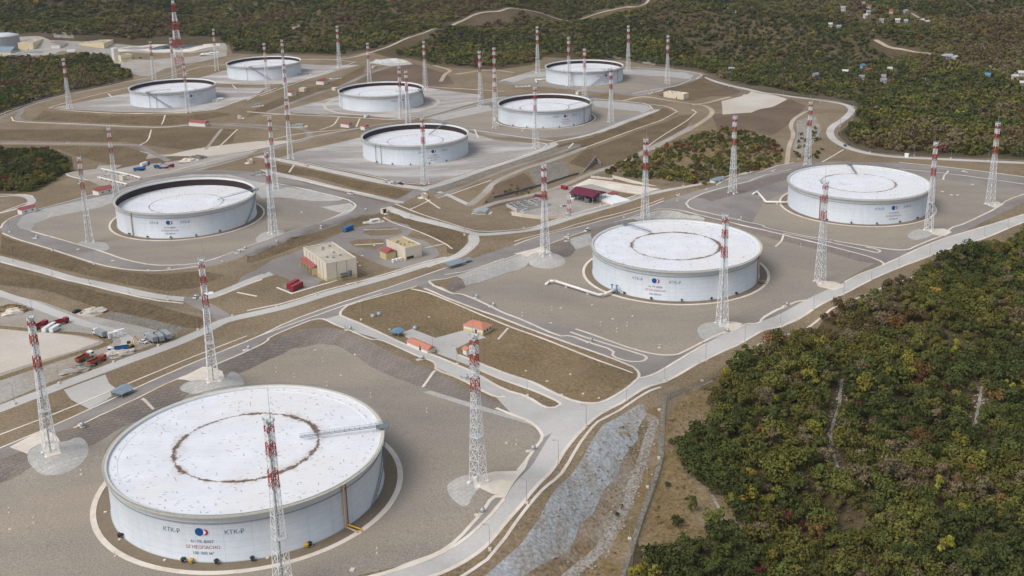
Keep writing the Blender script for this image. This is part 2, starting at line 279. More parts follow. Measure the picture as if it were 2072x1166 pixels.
POLY('revdark', [(-150,985),(0,932),(46,915),(96,880),(150,870),(255,819),(300,800),(360,776),(443,735),(520,704),(544,691),(577,677),(616,666),(654,662),(690,667),(747,690),(809,721),(876,750),(937,783),(1010,814),(1040,842),(1098,886),(1072,900),(1000,840),(960,840),(500,900),(100,990),(-150,1040)])
POLY('gravel', PADS['G1'])
POLY('revdark', [(905,585),(924,560),(1000,533),(1064,512),(1150,485),(1244,449),(1330,425),(1372,427),(1422,437),(1520,460),(1585,475),(1653,492),(1755,518),(1789,531),(1749,545),(1600,540),(930,600)])
POLY('gravel', PADS['G6'])
POLY('revlight', [(924,560),(1000,533),(1064,512),(1090,508),(1066,537),(1020,554),(942,579)])
POLY('revlight', [(1149,485),(1195,472),(1200,494),(1165,505)])
POLY('revlight', [(1244,449),(1330,426),(1372,428),(1426,442),(1424,452),(1300,452)])
POLY('gravel', PADS['G7'] )
POLY('revdark', [(1400,400),(1430,392),(1520,368),(1600,348),(1600,362),(1570,370),(1500,392),(1440,408)])
for p in [[(-60,528),(0,541),(103,564),(195,590),(300,614),(420,646),(404,664),(378,664),(300,645),(213,628),(140,604),(80,585),(0,576),(-60,560)],
  [(4,478),(51,493),(129,516),(206,541),(257,551),(309,555),(360,552),(410,548),(455,558),(400,582),(340,590),(257,577),(150,551),(60,529),(0,513)], [(530,326),(616,341),(721,365),(809,383),(842,389),(806,402),(740,387),(640,360),(560,348)], [(500,518),(587,484),(713,443),(778,424),(792,430),(700,468),(600,500),(500,534)],
  [(786,426),(886,456),(946,480),(940,500),(925,515),(905,512),(903,494),(830,462),(790,445)], [(1126,296),(1200,278),(1298,240),(1348,220),(1372,230),(1180,299),(1150,312)], [(1180,306),(1376,235),(1405,231),(1386,262),(1309,297),(1200,345),(1150,330)], [(88,224),(134,229),(232,235),(319,235),(390,233),(440,226),(470,232),(386,249),(334,254),(257,252),(129,246),(66,243)],
  [(600,184),(680,162),(740,132),(735,150),(700,168),(640,190),(560,222),(500,238),(508,226)], [(1424,158),(1440,162),(1470,185),(1440,195),(1400,205),(1330,192)], [(0,293),(154,295),(257,297),(300,312),(290,330),(230,334),(160,318),(120,303),(0,298)], [(60,262),(257,262),(386,258),(480,262),(470,290),(380,304),(310,296),(257,288),(0,284),(0,262)]]: POLY('bank', p)
# roads
POLY('asphalt', [(-60,931),(0,907),(111,860),(296,776),(417,724),(520,683),(585,650),(680,616),(773,587),(822,570),(870,553),(950,525),(1041,496),(1180,455),(1342,407),(1373,398),(1450,375),(1520,353),(1562,339),(1607,330),(1817,330),(1925,340),(2072,359),(2250,378),(2250,392),(2072,373),(1925,352),(1817,342),(1607,342),(1562,352),(1520,367),(1424,393),(1365,420),(1319,425),(1244,450),(1185,468),(1095,501),(1000,532),(912,562),(868,570),(847,578),(832,583),(706,616),(690,629),(688,638),(657,646),(623,650),(544,683),(500,711),(443,735),(417,747),(355,768),(255,817),(150,866),(96,878),(46,914),(0,930),(-60,955)])
POLY('concrete', [(657,646),(688,637),(757,668),(822,699),(886,722),(963,755),(1020,789),(1067,802),(1103,825),(1126,823),(1136,817),(1160,820),(1160,836),(1123,866),(1100,886),(1072,853),(1038,840),(1004,804),(971,789),(937,769),(883,744),(876,731),(852,724),(809,704),(768,687),(706,668)])
POLY('concrete', [(814,673),(834,666),(881,684),(935,669),(958,673),(984,683),(948,693),(922,706),(927,718),(1020,755),(1064,768),(1116,794),(1167,814),(1208,817),(1136,818),(1123,809),(1000,762),(960,744),(886,716),(881,704),(822,683)])
POLY('asphalt', [(470,592),(489,560),(520,545),(551,526),(592,512),(640,495),(690,472),(731,459),(796,447),(825,455),(836,466),(824,478),(860,488),(886,505),(888,517),(862,531),(820,542),(788,543),(745,527),(719,513),(700,506),(690,520),(640,579),(592,594),(569,580),(588,568),(560,556),(530,562),(500,580)])
POLY('grass', [(733,471),(745,463),(790,460),(812,466),(815,472),(800,476),(750,477)])
POLY('grass', [(706,490),(727,484),(775,483),(777,497),(759,505),(719,500)])
POLY('grass', [(690,506),(719,513),(745,525),(784,541),(727,554),(722,525)])
STRIP('concrete', 7, [(-80,505),(0,523),(103,551),(195,575),(309,600),(386,607),(430,600),(489,576),(540,556)])
STRIP('asphalt', 9, [(386,607),(420,622),(455,645)])
STRIP('concrete', 7, [(-80,857),(0,827),(116,783),(213,747),(334,704),(417,668),(453,648),(520,634),(585,619),(680,589),(757,568),(855,537),(924,521),(948,503),(960,490),(958,478)],
 [(783,419),(886,450),(953,473),(1000,474),(1064,468),(1108,455),(1180,432),(1298,396),(1334,388),(1412,374),(1440,366),(1520,346)])
POLY('concrete', [(129,789),(213,758),(221,776),(240,790),(216,809),(180,827),(144,809)])
STRIP('asphalt', 10, [(500,508),(587,474),(644,458),(713,432),(783,415),(830,396),(855,383)])
STRIP('concrete', 7, [(540,346),(600,360),(660,376),(757,398),(810,410)], [(524,316),(616,334),(721,357),(809,375),(855,382),(881,376),(1020,330),(1124,290)])
STRIP('concrete', 5, [(1116,290),(1200,272),(1298,234),(1330,222)], [(855,383),(905,392),(950,415)])
STRIP('track', 5, [(1322,300),(1386,267),(1437,236),(1443,224),(1424,213),(1386,208),(1329,198),(1290,196),(1262,204)], [(1404,212),(1440,205),(1478,196)])
STRIP('dirt', 6, [(1400,256),(1360,280),(1309,303),(1195,352),(1154,370),(1113,385),(1060,398),(1000,410),(962,425)], [(950,415),(985,386),(1005,366),(1040,350),(1100,330),(1180,300)])
STRIP('concrete', 7, [(1430,158),(1463,170),(1520,182),(1585,194),(1670,204),(1715,212),(1726,224),(1709,241),(1684,255),(1678,269),(1690,286),(1715,300),(1755,311),(1811,318),(1925,323),(2072,330),(2400,340)])
STRIP('track', 4, [(1633,225),(1605,241),(1599,255),(1607,272),(1596,297),(1592,332)])
POLY('sand', [(1460,205),(1500,195),(1520,185),(1593,201),(1560,217),(1520,228),(1462,232)])
POLY('rock', [(1612,245),(1650,235),(1662,262),(1640,300),(1615,325),(1604,300),(1612,272)])
POLY('rubble', [(1069,347),(1134,324),(1152,349),(1144,362),(1088,378)])
STRIP('rubble', 8, [(872,388),(940,365),(1020,338),(1080,318),(1165,294)])
STRIP('asphalt', 4, [(881,397),(940,377),(1000,353),(1080,325),(1170,296)])
STRIP('asphalt', 6, [(-200,262),(-30,250),(0,239),(40,222),(82,206),(134,195),(224,175),(309,159),(340,150),(375,135),(400,125),(440,118)],
 [(45,224),(32,240),(60,248),(129,251),(257,257),(334,258),(386,252),(430,250),(560,262)], [(-200,286),(0,290),(154,291),(257,293),(283,294),(316,313),(340,325)],
 [(303,361),(437,333),(520,310),(600,286),(680,268),(740,256),(835,242)], [(470,250),(560,256),(603,257),(628,268),(624,282),(577,293),(520,303)], [(546,225),(639,189),(680,178),(711,165),(752,147),(809,129)])
STRIP('concrete', 3.5, [(500,226),(600,233),(706,237),(796,242),(835,242),(963,206),(1020,196)])
POLY('concrete', [(745,128),(760,120),(800,119),(822,122),(835,130),(790,134)])
# top left works yard with the lined ponds
POLY('dirt', [(-300,120),(0,113),(103,113),(124,103),(219,108),(232,129),(283,154),(303,154),(334,139),(386,129),(458,113),(460,95),(437,88),(231,88),(160,84),(103,82),(0,84),(-300,90)])
POLY('grass', [(234,106),(300,108),(390,107),(436,102),(440,108),(370,116),(310,122),(262,120)])
POLY('kerb', [(228,101),(262,94),(300,91),(440,88),(446,93),(386,105),(309,106)])
POLY('pond', [(300,99.5),(320,94),(345,90.5),(405,90.5),(412,92),(384,98),(360,102)])
POLY('shot', [(240,100),(268,95),(318,92.5),(296,99)])
# pit with the treatment plant
POLY('dirt', [(1029,430),(1054,419),(1092,393),(1151,378),(1192,362),(1233,367),(1340,383),(1308,394),(1141,441),(1098,444)])
POLY('kerb', [(1158,379),(1192,362),(1233,367),(1334,382),(1296,394),(1238,384),(1198,373)])
POLY('grass2', [(1238,386),(1295,395),(1269,400),(1243,398)])
# sprayed-concrete slope below the perimeter road
POLY('rockgrass', [(1301,830),(1283,874),(1257,925),(1214,984),(1167,1056),(1129,1110),(1050,1170),(1010,1240),(1180,1240),(1230,1120),(1262,1060),(1290,990),(1318,900),(1330,845)])
POLY('shot', [(1301,817),(1285,822),(1219,861),(1180,925),(1134,979),(1090,1051),(1052,1103),(1000,1149),(940,1200),(900,1240),(1010,1240),(1050,1170),(1138,1122),(1160,1100),(1172,1062),(1200,1040),(1222,990),(1246,968),(1262,925),(1290,890),(1292,865),(1308,838)])
STRIP('rock', 3.5, [(1326,850),(1312,890),(1301,930),(1280,977),(1270,1020),(1244,1059),(1219,1110),(1154,1160),(1100,1220)])
POLY('gold', [(1346,870),(1400,800),(1450,830),(1470,900),(1500,960),(1540,1020),(1530,1080),(1440,1110),(1380,1130),(1300,1130),(1340,1000)])
STRIP('rubble', 1.7, [(1440,771),(1386,789),(1345,806),(1337,866),(1338,928),(1309,1010),(1291,1067),(1270,1139),(1250,1200)])
STRIP('dirt', 3, [(448,262),(432,282),(416,303)])
STRIP('rock', 1.3, [(1704,768),(1700,800),(1698,825),(1690,845),(1681,875),(1681,900),(1688,925),(1704,972)], [(1987,782),(1982,810),(1978,839),(1965,880)], [(1440,1000),(1460,1040),(1480,1080),(1540,1120)])
# main light perimeter road
POLY('asphalt', [(1098,886),(1135,850),(1040,1000),(986,1055),(937,1100),(881,1130),(809,1156),(757,1170),(700,1190),(700,1180),(791,1157),(827,1141),(886,1121),(927,1092),(971,1043),(997,1005),(1030,1000),(1049,951),(1075,917)])
POLY('concrete', [(1103,825),(1126,822),(1136,816),(1208,815),(1215,830),(1150,855),(1100,886),(1072,853),(1060,803)])
POLY('concrete', [(600,1210),(757,1166),(809,1152),(881,1126),(937,1095),(986,1051),(1020,1010),(1123,866),(1140,850),(1160,835),(1206,818),(1235,807),(1273,784),(1293,766),(1383,722),(1427,696),(1520,655),(1625,610),(1709,571),(1789,535),(1845,509),(1944,472),(2072,434),(2300,372),(2300,388),(2072,448),(1939,498),(1879,519),(1817,541),(1763,567),(1707,596),(1646,626),(1579,659),(1507,692),(1427,728),(1345,772),(1267,811),(1224,832),(1180,868),(1130,930),(1065,1012),(1020,1062),(1002,1085),(976,1113),(937,1139),(901,1157),(860,1172),(700,1230)])
# aprons of the masts
for T_, p, a in [('', [(20,905),(90,868),(112,880),(130,905),(110,925),(70,925),(46,915)], 0), ('', [(360,768),(410,743),(450,752),(456,768),(440,776),(380,770)], 0), ('', [(955,968),(1000,955),(1049,953),(1075,918),(1062,950),(1025,1003),(1000,1001),(962,985)], 0),
                 ('', [(1040,514),(1100,500),(1118,512),(1108,522),(1070,520)], 0), ('', [(1455,650),(1490,652),(1510,658),(1480,675),(1452,668)], 0), ('', [(1648,566),(1690,571),(1712,580),(1690,588),(1656,580)], 0), ('', [(1868,464),(1910,463),(1926,470),(1912,478),(1880,474)], 0), ('', [(1990,412),(2020,408),(2030,415),(2012,421)], 0)]:
    POLY('kerb', p)
for p in [[(46,918),(96,890),(128,896),(166,880),(184,912),(160,945),(120,962),(78,962)], [(372,775),(400,768),(452,772),(470,745),(500,775),(480,785),(400,800),(360,790)], [(901,985),(920,968),(955,958),(975,985),(957,1000),(944,1030),(915,1012)],
          [(1064,524),(1080,510),(1128,512),(1146,527),(1140,538),(1110,545),(1075,540)], [(1410,662),(1430,652),(1457,652),(1478,675),(1427,690),(1412,678)], [(1835,475),(1850,465),(1868,463),(1893,475),(1857,487),(1838,482)], [(150,492),(182,486),(215,492),(224,502),(208,510),(172,500)], [(515,485),(530,470),(560,465),(582,468),(545,485),(520,492)]]:
    q_ = np.array(p, float)
    for _ in range(2): q_ = np.stack([q_*.75+np.roll(q_, -1, 0)*.25, q_*.25+np.roll(q_, -1, 0)*.75], 1).reshape(-1, 2)
    POLY('revlight', q_)
POLY('kerb', [(1452,648),(1470,645),(1476,660),(1456,664)]); POLY('kerb', [(955,965),(985,962),(990,985),(962,990)]); POLY('kerb', [(84,900),(118,896),(124,918),(92,926)]); POLY('kerb', [(414,758),(448,758),(450,772),(418,776)])
POLY('revlight', [(857,794),(870,790),(1020,835),(1078,852),(1082,862),(1000,838)])
KW = 1.3
KERBS = [[(288,807),(311,829)],[(881,750),(856,783)],[(1585,478),(1569,499)],[(1919,346),(1908,363)],[(1707,303),(1664,328)],[(1020,1005),(997,1005),(971,1043),(927,1092),(886,1121),(827,1141),(791,1157),(700,1180)], [(1049,951),(1075,917),(1100,886),(1090,868),(1072,853),(1039,840),(1004,826)], [(1020,803),(1004,804),(971,789),(937,769),(881,748),(883,740),(876,731),(852,724),(809,704),(768,687),(750,688),(706,668),(685,660),(657,646),(644,645),(623,650),(544,683),(541,691),(500,711),(443,735),(417,747),(355,768),(255,817),(150,866)],
 [(-40,925),(0,907),(111,861),(296,776),(417,724),(520,683),(585,650),(680,616),(773,587),(822,570),(870,553),(950,525)], [(1123,825),(1103,825),(1067,802),(1020,789),(963,755),(886,722),(822,699),(757,668),(690,639),(688,637),(690,629),(706,616),(832,583),(842,579)],
 [(858,584),(886,596),(966,627),(1020,645),(1129,688),(1278,740),(1293,753),(1293,766),(1273,784),(1235,807),(1208,817),(1167,814),(1116,794),(1064,768),(1000,747),(930,719)], [(1126,823),(1136,818),(1123,809),(1000,762),(960,744)],
 [(868,570),(881,582),(912,594),(930,594),(960,605),(984,616),(1020,634),(1057,647),(1131,681),(1154,679),(1190,693),(1242,709),(1239,722),(1273,732),(1301,732),(1310,724),(1301,718),(1193,686),(1154,672)],
 [(1165,666),(1257,699),(1309,714),(1340,719),(1370,718),(1386,711),(1427,690),(1507,656),(1537,655),(1542,644),(1568,629),(1593,619),(1613,610),(1633,608)], [(1520,460),(1585,475),(1653,492),(1755,518),(1789,532),(1786,538)], [(1244,450),(1319,424),(1365,424),(1422,437),(1520,460)],
 [(1424,391),(1386,409),(1396,423),(1437,432),(1500,447),(1542,455),(1549,461),(1630,478),(1658,482),(1752,498),(1811,506),(1837,506),(1854,498),(1913,475),(1924,461),(1953,453),(2018,421),(2038,405),(2072,393)], [(1585,472),(1650,484),(1750,506),(1775,512),(1783,508),(1770,503),(1752,500)],
 [(1424,391),(1500,371),(1520,366),(1562,351),(1600,343)], [(1820,342),(1925,352),(2072,373)], [(1450,374),(1520,352),(1562,338),(1607,329)], [(1820,329),(1925,339),(2072,358)],
 [(1000,532),(1095,501),(1185,468)], [(1041,496),(1180,455),(1342,407)], [(868,568),(912,563),(1000,532)],
 [(1,462),(8,450),(26,439),(77,424),(165,400),(240,378)], [(5,472),(51,489),(129,513),(206,537),(257,546),(309,549),(360,545),(401,539)], [(63,468),(149,492),(206,509),(257,527),(309,537),(360,537),(411,532),(500,499),(644,452),(692,431),(713,425),(722,415),(700,402),(623,384),(540,368)],
 [(757,1166),(809,1152),(881,1126),(937,1095),(986,1051),(1020,1010)], [(870,1168),(901,1157),(937,1139),(976,1113),(1002,1085),(1020,1062),(1065,1012),(1130,930),(1180,868),(1224,832),(1267,811),(1345,772),(1427,728),(1507,692),(1579,659),(1646,626),(1707,596),(1763,567),(1817,541),(1879,519),(1939,498),(2072,448),(2200,414)],
 [(1293,766),(1383,722),(1427,697)], [(1709,571),(1789,535),(1845,509),(1944,472),(2072,434)], [(0,530),(103,557),(195,582),(309,608),(370,614)], [(440,600),(489,580),(530,566)], [(500,629),(585,612),(680,582),(757,561),(855,531),(900,521)],
 [(800,413),(886,444),(953,467),(1000,469),(1064,463),(1108,450),(1180,427),(1298,391)], [(866,541),(944,512),(952,500)], [(480,592),(520,600)], [(592,594),(640,580),(720,556)], [(560,582),(592,595)]]
STRIP('kerb', KW, *KERBS)
CHAN = [[(832,585),(1000,649),(1280,755)], [(1337,784),(1290,806),(1214,850),(1195,868),(1100,990),(1000,1123),(937,1166),(860,1210)], [(1476,735),(1520,709),(1588,676),(1664,638),(1740,603),(1823,570),(1896,529),(1941,506)], [(500,690),(585,658),(680,624),(773,594)], [(0,880),(111,838),(296,762),(417,712),(500,680)],
 [(776,440),(800,453),(898,492),(902,494),(915,504)], [(898,494),(860,502)], [(736,465.5),(805,463.5)], [(717,496),(775,493)], [(1180,300),(1376,229),(1352,216),(1316,211)], [(1311,296),(1412,229),(1400,222)], [(886,401),(940,383),(994,365)], [(830,424),(870,405)],
 [(1280,190),(1352,178),(1400,160)], [(1313,191),(1345,181),(1330,186)], [(1041,489),(1100,473),(1180,448),(1342,402)], [(1020,523),(950,548),(900,556)], [(700,575),(773,560),(855,538)], [(1028,664),(1008,687)], [(960,650),(945,668)], [(0,735),(-20,740)]]
STRIP('kerb', 1.1, *CHAN)
FARK = [[(219,190),(227,197)],[(334,233),(327,252)],[(595,334),(585,349)],[(686,237),(676,254),(648,263)],[(728,240),(721,257)],[(470,172),(478,180)],[(960,262),(968,280)],[(1150,300),(1160,290)],[(370,142),(378,150)],[(860,402),(890,422)],[(99,219),(134,224),(232,230),(319,230),(386,228),(442,221),(520,193),(560,178)], [(99,219),(110,214),(257,178),(373,145),(412,134),(458,131)], [(430,168),(500,171),(577,170),(603,165)], [(23,237),(28,247),(129,250),(257,256),(334,258),(386,253)], [(0,232),(82,203),(134,192),(224,172),(309,156)], [(500,203),(603,165),(732,126),(680,121),(608,121)],
 [(530,235),(620,228),(700,237),(796,242)], [(850,175),(937,180),(1020,185)], [(860,241),(971,210),(1020,198)], [(950,262),(1060,278),(1120,285)], [(562,322),(620,330),(721,350),(809,370),(860,374),(900,367),(1020,328),(1115,294),(1080,287)], [(500,305),(577,290),(640,274),(740,258)], [(560,356),(640,372),(757,396)], [(520,290),(603,270),(700,262)], [(283,294),(300,285),(306,263)], [(440,300),(480,262)],
 [(1260,137),(1309,138),(1390,144),(1424,151),(1410,160)], [(1010,165),(1080,144),(1105,140)], [(1195,200),(1257,204),(1312,210),(1322,222)], [(180,365),(129,353),(150,348)], [(300,358),(380,338),(450,320),(520,305)], [(2,430),(70,405),(62,394),(0,393),(-60,397)]]
STRIP('kerb', 1.4, *FARK)
TRACKS = [[(680,121),(744,108),(783,95),(870,64),(937,38),(984,24),(1020,22),(1064,16),(1257,14),(1291,15),(1317,0),(1330,-20)], [(1773,82),(1800,97),(1830,100),(1870,106),(1885,110)], [(1845,27),(1860,36)], [(925,150),(990,140),(1040,147)], [(880,133),(915,142),(900,150),(892,165)]]
STRIP('track', 5, *TRACKS)
STRIP('concrete', 6, [(-60,395),(0,398),(40,395),(62,400),(66,412),(30,424),(-40,440)])
ROCKS = [[(1460,5),(1480,12),(1490,28),(1470,24)],[(1500,0),(1515,8),(1505,22),(1498,12)],[(1855,155),(1880,160),(1905,175),(1918,180),(1900,182),(1870,170)],[(1930,205),(1965,208),(1990,222),(1965,220)],[(1985,130),(2030,136),(2060,150),(2020,146)],[(1940,67),(1970,68),(1960,72)],[(25,170),(42,165),(40,185),(22,188)],[(100,60),(140,58),(150,78),(110,76)],[(590,50),(612,42),(610,52),(592,60)],[(1225,100),(1262,105),(1255,120),(1230,115)],[(1298,115),(1330,120),(1325,132),(1300,128)],[(435,12),(480,18),(470,26),(440,20)],[(1710,730),(1722,726),(1722,745),(1710,745)],[(1770,752),(1790,750),(1790,764),(1772,766)],[(1812,712),(1830,714),(1826,724)],[(1960,575),(1985,577),(1978,583)],[(2030,232),(2060,236),(2050,246),(2028,244)]]
for r in ROCKS: POLY('rock', r)
# margins and ring paths round the tanks
for k, (tx, ty, tz) in TANKS.items():
    near = k in ('T1', 'T6', 'T7', 'T5', 'T3', 'T2')
    th = np.linspace(0, 2*np.pi, 97)
    def circ(r): return np.stack([tx+r*np.cos(th), ty+r*np.sin(th)], 1)
    if k in ('T4', 'T8', 'T9', 'T10'): continue
    r1, r2 = {'T1': (52.6, 54.6), 'T6': (52, 53.6), 'T7': (52, 53.4), 'T5': (52, 53.4), 'T3': (51, 52.6), 'T2': (62, 66)}[k]
    Z.append(['kerb' if k != 'T2' else 'sand', 'p', circ(r2)[:-1], 0]); Z.append(['gravelin' if k != 'T2' else 'gravelg', 'p', circ(r1)[:-1], 0])
# ------------------------------------------------------------------ triangulated ground plan
verts, edges = [], []
def addline(P, closed):
    P = np.asarray(P); n = len(P); first = len(verts); cnt = 0
    for i in range(n if closed else n-1):
        a, b = P[i], P[(i+1) % n]; L = np.hypot(*(b-a)); k = max(1, int(L/5.0))
        for j in range(k): verts.append(tuple(a+(b-a)*j/k)); cnt += 1
    if not closed: verts.append(tuple(P[-1])); cnt += 1
    for i in range(cnt-1): edges.append((first+i, first+i+1))
    if closed: edges.append((first+cnt-1, first))
def dens(P, step=6.0):
    out = []
    for a, b in zip(P[:-1], P[1:]):
        k = max(1, int(np.hypot(*(b-a))/step)); out += [a+(b-a)*j/k for j in range(k)]
    return np.array(out+[P[-1]])
def smooth(P, it=2):
    for _ in range(it):
        Q = [P[0]]
        for a, b in zip(P[:-1], P[1:]):
            Q += [a*0.78+b*0.22, a*0.22+b*0.78]
        Q.append(P[-1]); P = np.array(Q)
    return P
def offs(P, d):
    t = np.gradient(P, axis=0); t /= (np.linalg.norm(t, axis=1)[:, None]+1e-9); n = np.stack([-t[:, 1], t[:, 0]], 1); return P+n*d
for z in Z:
    if z[1] == 's':
        z[2] = smooth(z[2], 1 if z[0] == 'kerb' else 2); P = dens(z[2]); addline(offs(P, z[3]/2), False); addline(offs(P, -z[3]/2), False)
    else:
        P = z[2]
        if len(P) < 90 and z[0] not in ('floor', 'kerb'):
            Q = []
            for i in range(len(P)):
                a, b, c = P[i-1], P[i], P[(i+1) % len(P)]; Q += [b*0.88+a*0.12, b, b*0.88+c*0.12] if np.hypot(*(a-b)) < 400 else [b]
        addline(P, True)
for x0, x1, y0, y1, s in [(-380, 420, 170, 760, 7), (-700, 700, 760, 1750, 11), (-700, -380, 170, 760, 16), (420, 700, 170, 760, 16), (-1500, 1600, 1750, 2800, 26)]:
    X, Y = np.meshgrid(np.arange(x0+s/2, x1, s), np.arange(y0+s/2, y1, s)); J = rng.uniform(-.25, .25, (2,)+X.shape)*s
    verts += list(zip((X+J[0]).ravel(), (Y+J[1]).ravel()))
for s, x0, x1, y0, y1 in [(60, -1500, 1600, -400, 170), (45, -1500, -700, 170, 1750), (45, 700, 1600, 170, 1750)]:
    X, Y = np.meshgrid(np.arange(x0, x1, s), np.arange(y0, y1, s)); verts += list(zip(X.ravel()+0.3, Y.ravel()+0.2))
X, Y = np.meshgrid(np.arange(-9000, 9001, 400), np.arange(-3000, 12001, 400)); k_ = ~((X > -1500) & (X < 1600) & (Y > -400) & (Y < 2800)); verts += list(zip(X[k_]+.7, Y[k_]+.4))
import time; t0 = time.time()
rv, re_, rf, _, _, _ = delaunay_2d_cdt([Vector(v) for v in verts], edges, [], 0, 0.02)
RV = np.array([(v[0], v[1]) for v in rv]); RF = np.array(rf)
print('CDT', len(verts), '->', len(RV), len(RF), round(time.time()-t0, 1), 's')
C = RV[RF].mean(axis=1); kind = np.zeros(len(RF), int); names = ['grass']
for z in Z:
    if z[0] not in names: names.append(z[0])
    if z[1] == 'p': m_ = pip(z[2], C[:, 0], C[:, 1])
    else: m_ = dline(z[2], C[:, 0], C[:, 1], z[3]) < z[3]/2+0.02
    kind[m_] = names.index(z[0])
far_ = (C[:, 1] > 1750) | (C[:, 0] > 0.6*C[:, 1]+300) | (C[:, 0] < -0.6*C[:, 1]-250)
kind[far_ & (kind == 0)] = names.index('floor')
RZ = HT(RV[:, 0], RV[:, 1])
MT['pond'] = mat('pond_water', s2l(62,78,92), s2l(74,90,102), 0.05, rough=0.12, spec=0.5)
ONAME = {'grass': 'ground', 'grass2': 'ground_olive_grass', 'floor': 'ground_under_trees', 'gold': 'ground_golden_grass', 'gravel': 'gravel_floor', 'gravelin': 'gravel_margin', 'gravelg': 'grey_gravel_floor', 'asphalt': 'asphalt_road', 'concrete': 'concrete_road', 'kerb': 'kerb',
 'sand': 'sand_ground', 'dirt': 'dirt_ground', 'track': 'dirt_track', 'shot': 'concrete_slope', 'rock': 'rock_ground', 'rubble': 'rubble_slope', 'brown': 'earth_slope', 'bank': 'grass_bank', 'rockgrass': 'stony_slope', 'revdark': 'stone_slope', 'revlight': 'slab_slope', 'pond': 'water'}
def newobj(name, verts, faces, M, parent=None, smooth=False):
    me = bpy.data.meshes.new(name); me.from_pydata([tuple(v) for v in verts], [], [tuple(f) for f in faces])
    if smooth: me.polygons.foreach_set('use_smooth', [True]*len(me.polygons))
    if M: me.materials.append(M)
    o = bpy.data.objects.new(name, me); S.collection.objects.link(o)
    if parent: o.parent = parent
    return o
for i, n in enumerate(names):
    f = RF[kind == i]
    if not len(f): continue
    u, inv = np.unique(f.ravel(), return_inverse=True); fl = inv.reshape(-1, 3)
    V = np.column_stack([RV[u], RZ[u]])
    a = V[fl[:, 1]]-V[fl[:, 0]]; b = V[fl[:, 2]]-V[fl[:, 0]]; neg = (a[:, 0]*b[:, 1]-a[:, 1]*b[:, 0]) < 0; fl[neg] = fl[neg][:, ::-1]
    if n == 'kerb':      # kerbs, channels and slabs stand 0.14 m proud with real sides
        ed = {}
        for t in fl:
            for p, q in ((t[0], t[1]), (t[1], t[2]), (t[2], t[0])): ed[(p, q)] = 1
        nv = len(V); V2 = np.concatenate([V+[0, 0, .14], V-[0, 0, .3]]); fs = [tuple(t) for t in fl]+[(q, p, p+nv, q+nv) for (p, q) in ed if (q, p) not in ed]
        o = newobj('kerb', V2, fs, MT[n])
    else: o = newobj(ONAME[n], V, fl, MT[n], smooth=True)
    tagg(o, kind='structure')
def gz(x, y): return float(HT(np.array([x]), np.array([y]))[0])
def at(u, v):
    return unproj([(u, v)])[0]
# ------------------------------------------------------------------ mesh builder
class MB:
    def __init__(s): s.v = []; s.f = []
    def box(s, c, d, rz=0.0, top=None):
        """box centred on c (x, y, z of its middle), full sizes d; top = scale of the top face"""
        x, y, z = d[0]/2, d[1]/2, d[2]/2; t = 1 if top is None else top; n = len(s.v); ca, sa = math.cos(rz), math.sin(rz)
        for (a, b, e, k) in ((-x,-y,-z,1),(x,-y,-z,1),(x,y,-z,1),(-x,y,-z,1),(-x,-y,z,t),(x,-y,z,t),(x,y,z,t),(-x,y,z,t)):
            a *= k; b *= k; s.v.append((c[0]+a*ca-b*sa, c[1]+a*sa+b*ca, c[2]+e))
        s.f += [(n,n+3,n+2,n+1),(n+4,n+5,n+6,n+7),(n,n+1,n+5,n+4),(n+1,n+2,n+6,n+5),(n+2,n+3,n+7,n+6),(n+3,n,n+4,n+7)]; return s
    def beam(s, a, b, r, n=4, r2=None, cap=True):
        a = Vector(a); b = Vector(b); d = (b-a)
        if d.length < 1e-6: return s
        q = d.to_track_quat('Z', 'Y'); k = len(s.v); r2 = r if r2 is None else r2
        for P, R in ((a, r), (b, r2)):
            for i in range(n):
                t = 2*math.pi*(i+.5)/n; s.v.append(tuple(P+q @ Vector((R*math.cos(t), R*math.sin(t), 0))))
        for i in range(n): s.f.append((k+i, k+(i+1) % n, k+n+(i+1) % n, k+n+i))
        if cap: s.f += [tuple(k+i for i in range(n))[::-1], tuple(k+n+i for i in range(n))]
        return s
    def path(s, pts, r, n=8):
        for a, b in zip(pts[:-1], pts[1:]): s.beam(a, b, r, n)
        return s
    def quad(s, *p):
        k = len(s.v); s.v += [tuple(q) for q in p]; s.f.append(tuple(range(k, k+len(p)))); return s
    def lathe(s, prof, n=48, c=(0, 0, 0), a0=0, a1=2*math.pi):
        full = abs(a1-a0-2*math.pi) < 1e-6; m_ = n if full else n+1; k = len(s.v)
        for (r, z) in prof:
            for i in range(m_):
                t = a0+(a1-a0)*i/n; s.v.append((c[0]+r*math.cos(t), c[1]+r*math.sin(t), c[2]+z))
        for j in range(len(prof)-1):
            for i in range(n):
                i2 = (i+1) % m_; s.f.append((k+j*m_+i, k+j*m_+i2, k+(j+1)*m_+i2, k+(j+1)*m_+i))
        return s
    def blob(s, c, r, n=7, m_=4, jit=0.2, rnd=random):
        k = len(s.v)
        for j in range(m_+1):
            ph = math.pi*j/m_
            for i in range(n):
                t = 2*math.pi*i/n; q = 1+rnd.uniform(-jit, jit); s.v.append((c[0]+r[0]*q*math.sin(ph)*math.cos(t), c[1]+r[1]*q*math.sin(ph)*math.sin(t), c[2]+r[2]*q*math.cos(ph)))
        for j in range(m_):
            for i in range(n): s.f.append((k+j*n+i, k+(j+1)*n+i, k+(j+1)*n+(i+1) % n, k+j*n+(i+1) % n))
        return s
    def build(s, name, M, parent=None, smooth=False):
        return newobj(name, s.v, s.f, M, parent, smooth)
def thing(name, label, cat, loc=(0, 0, 0), rz=0, group=None):
    o = bpy.data.objects.new(name, None); S.collection.objects.link(o); o.location = loc; o.rotation_euler = (0, 0, rz)
    o.empty_display_size = 1; return tagg(o, label, cat, group)
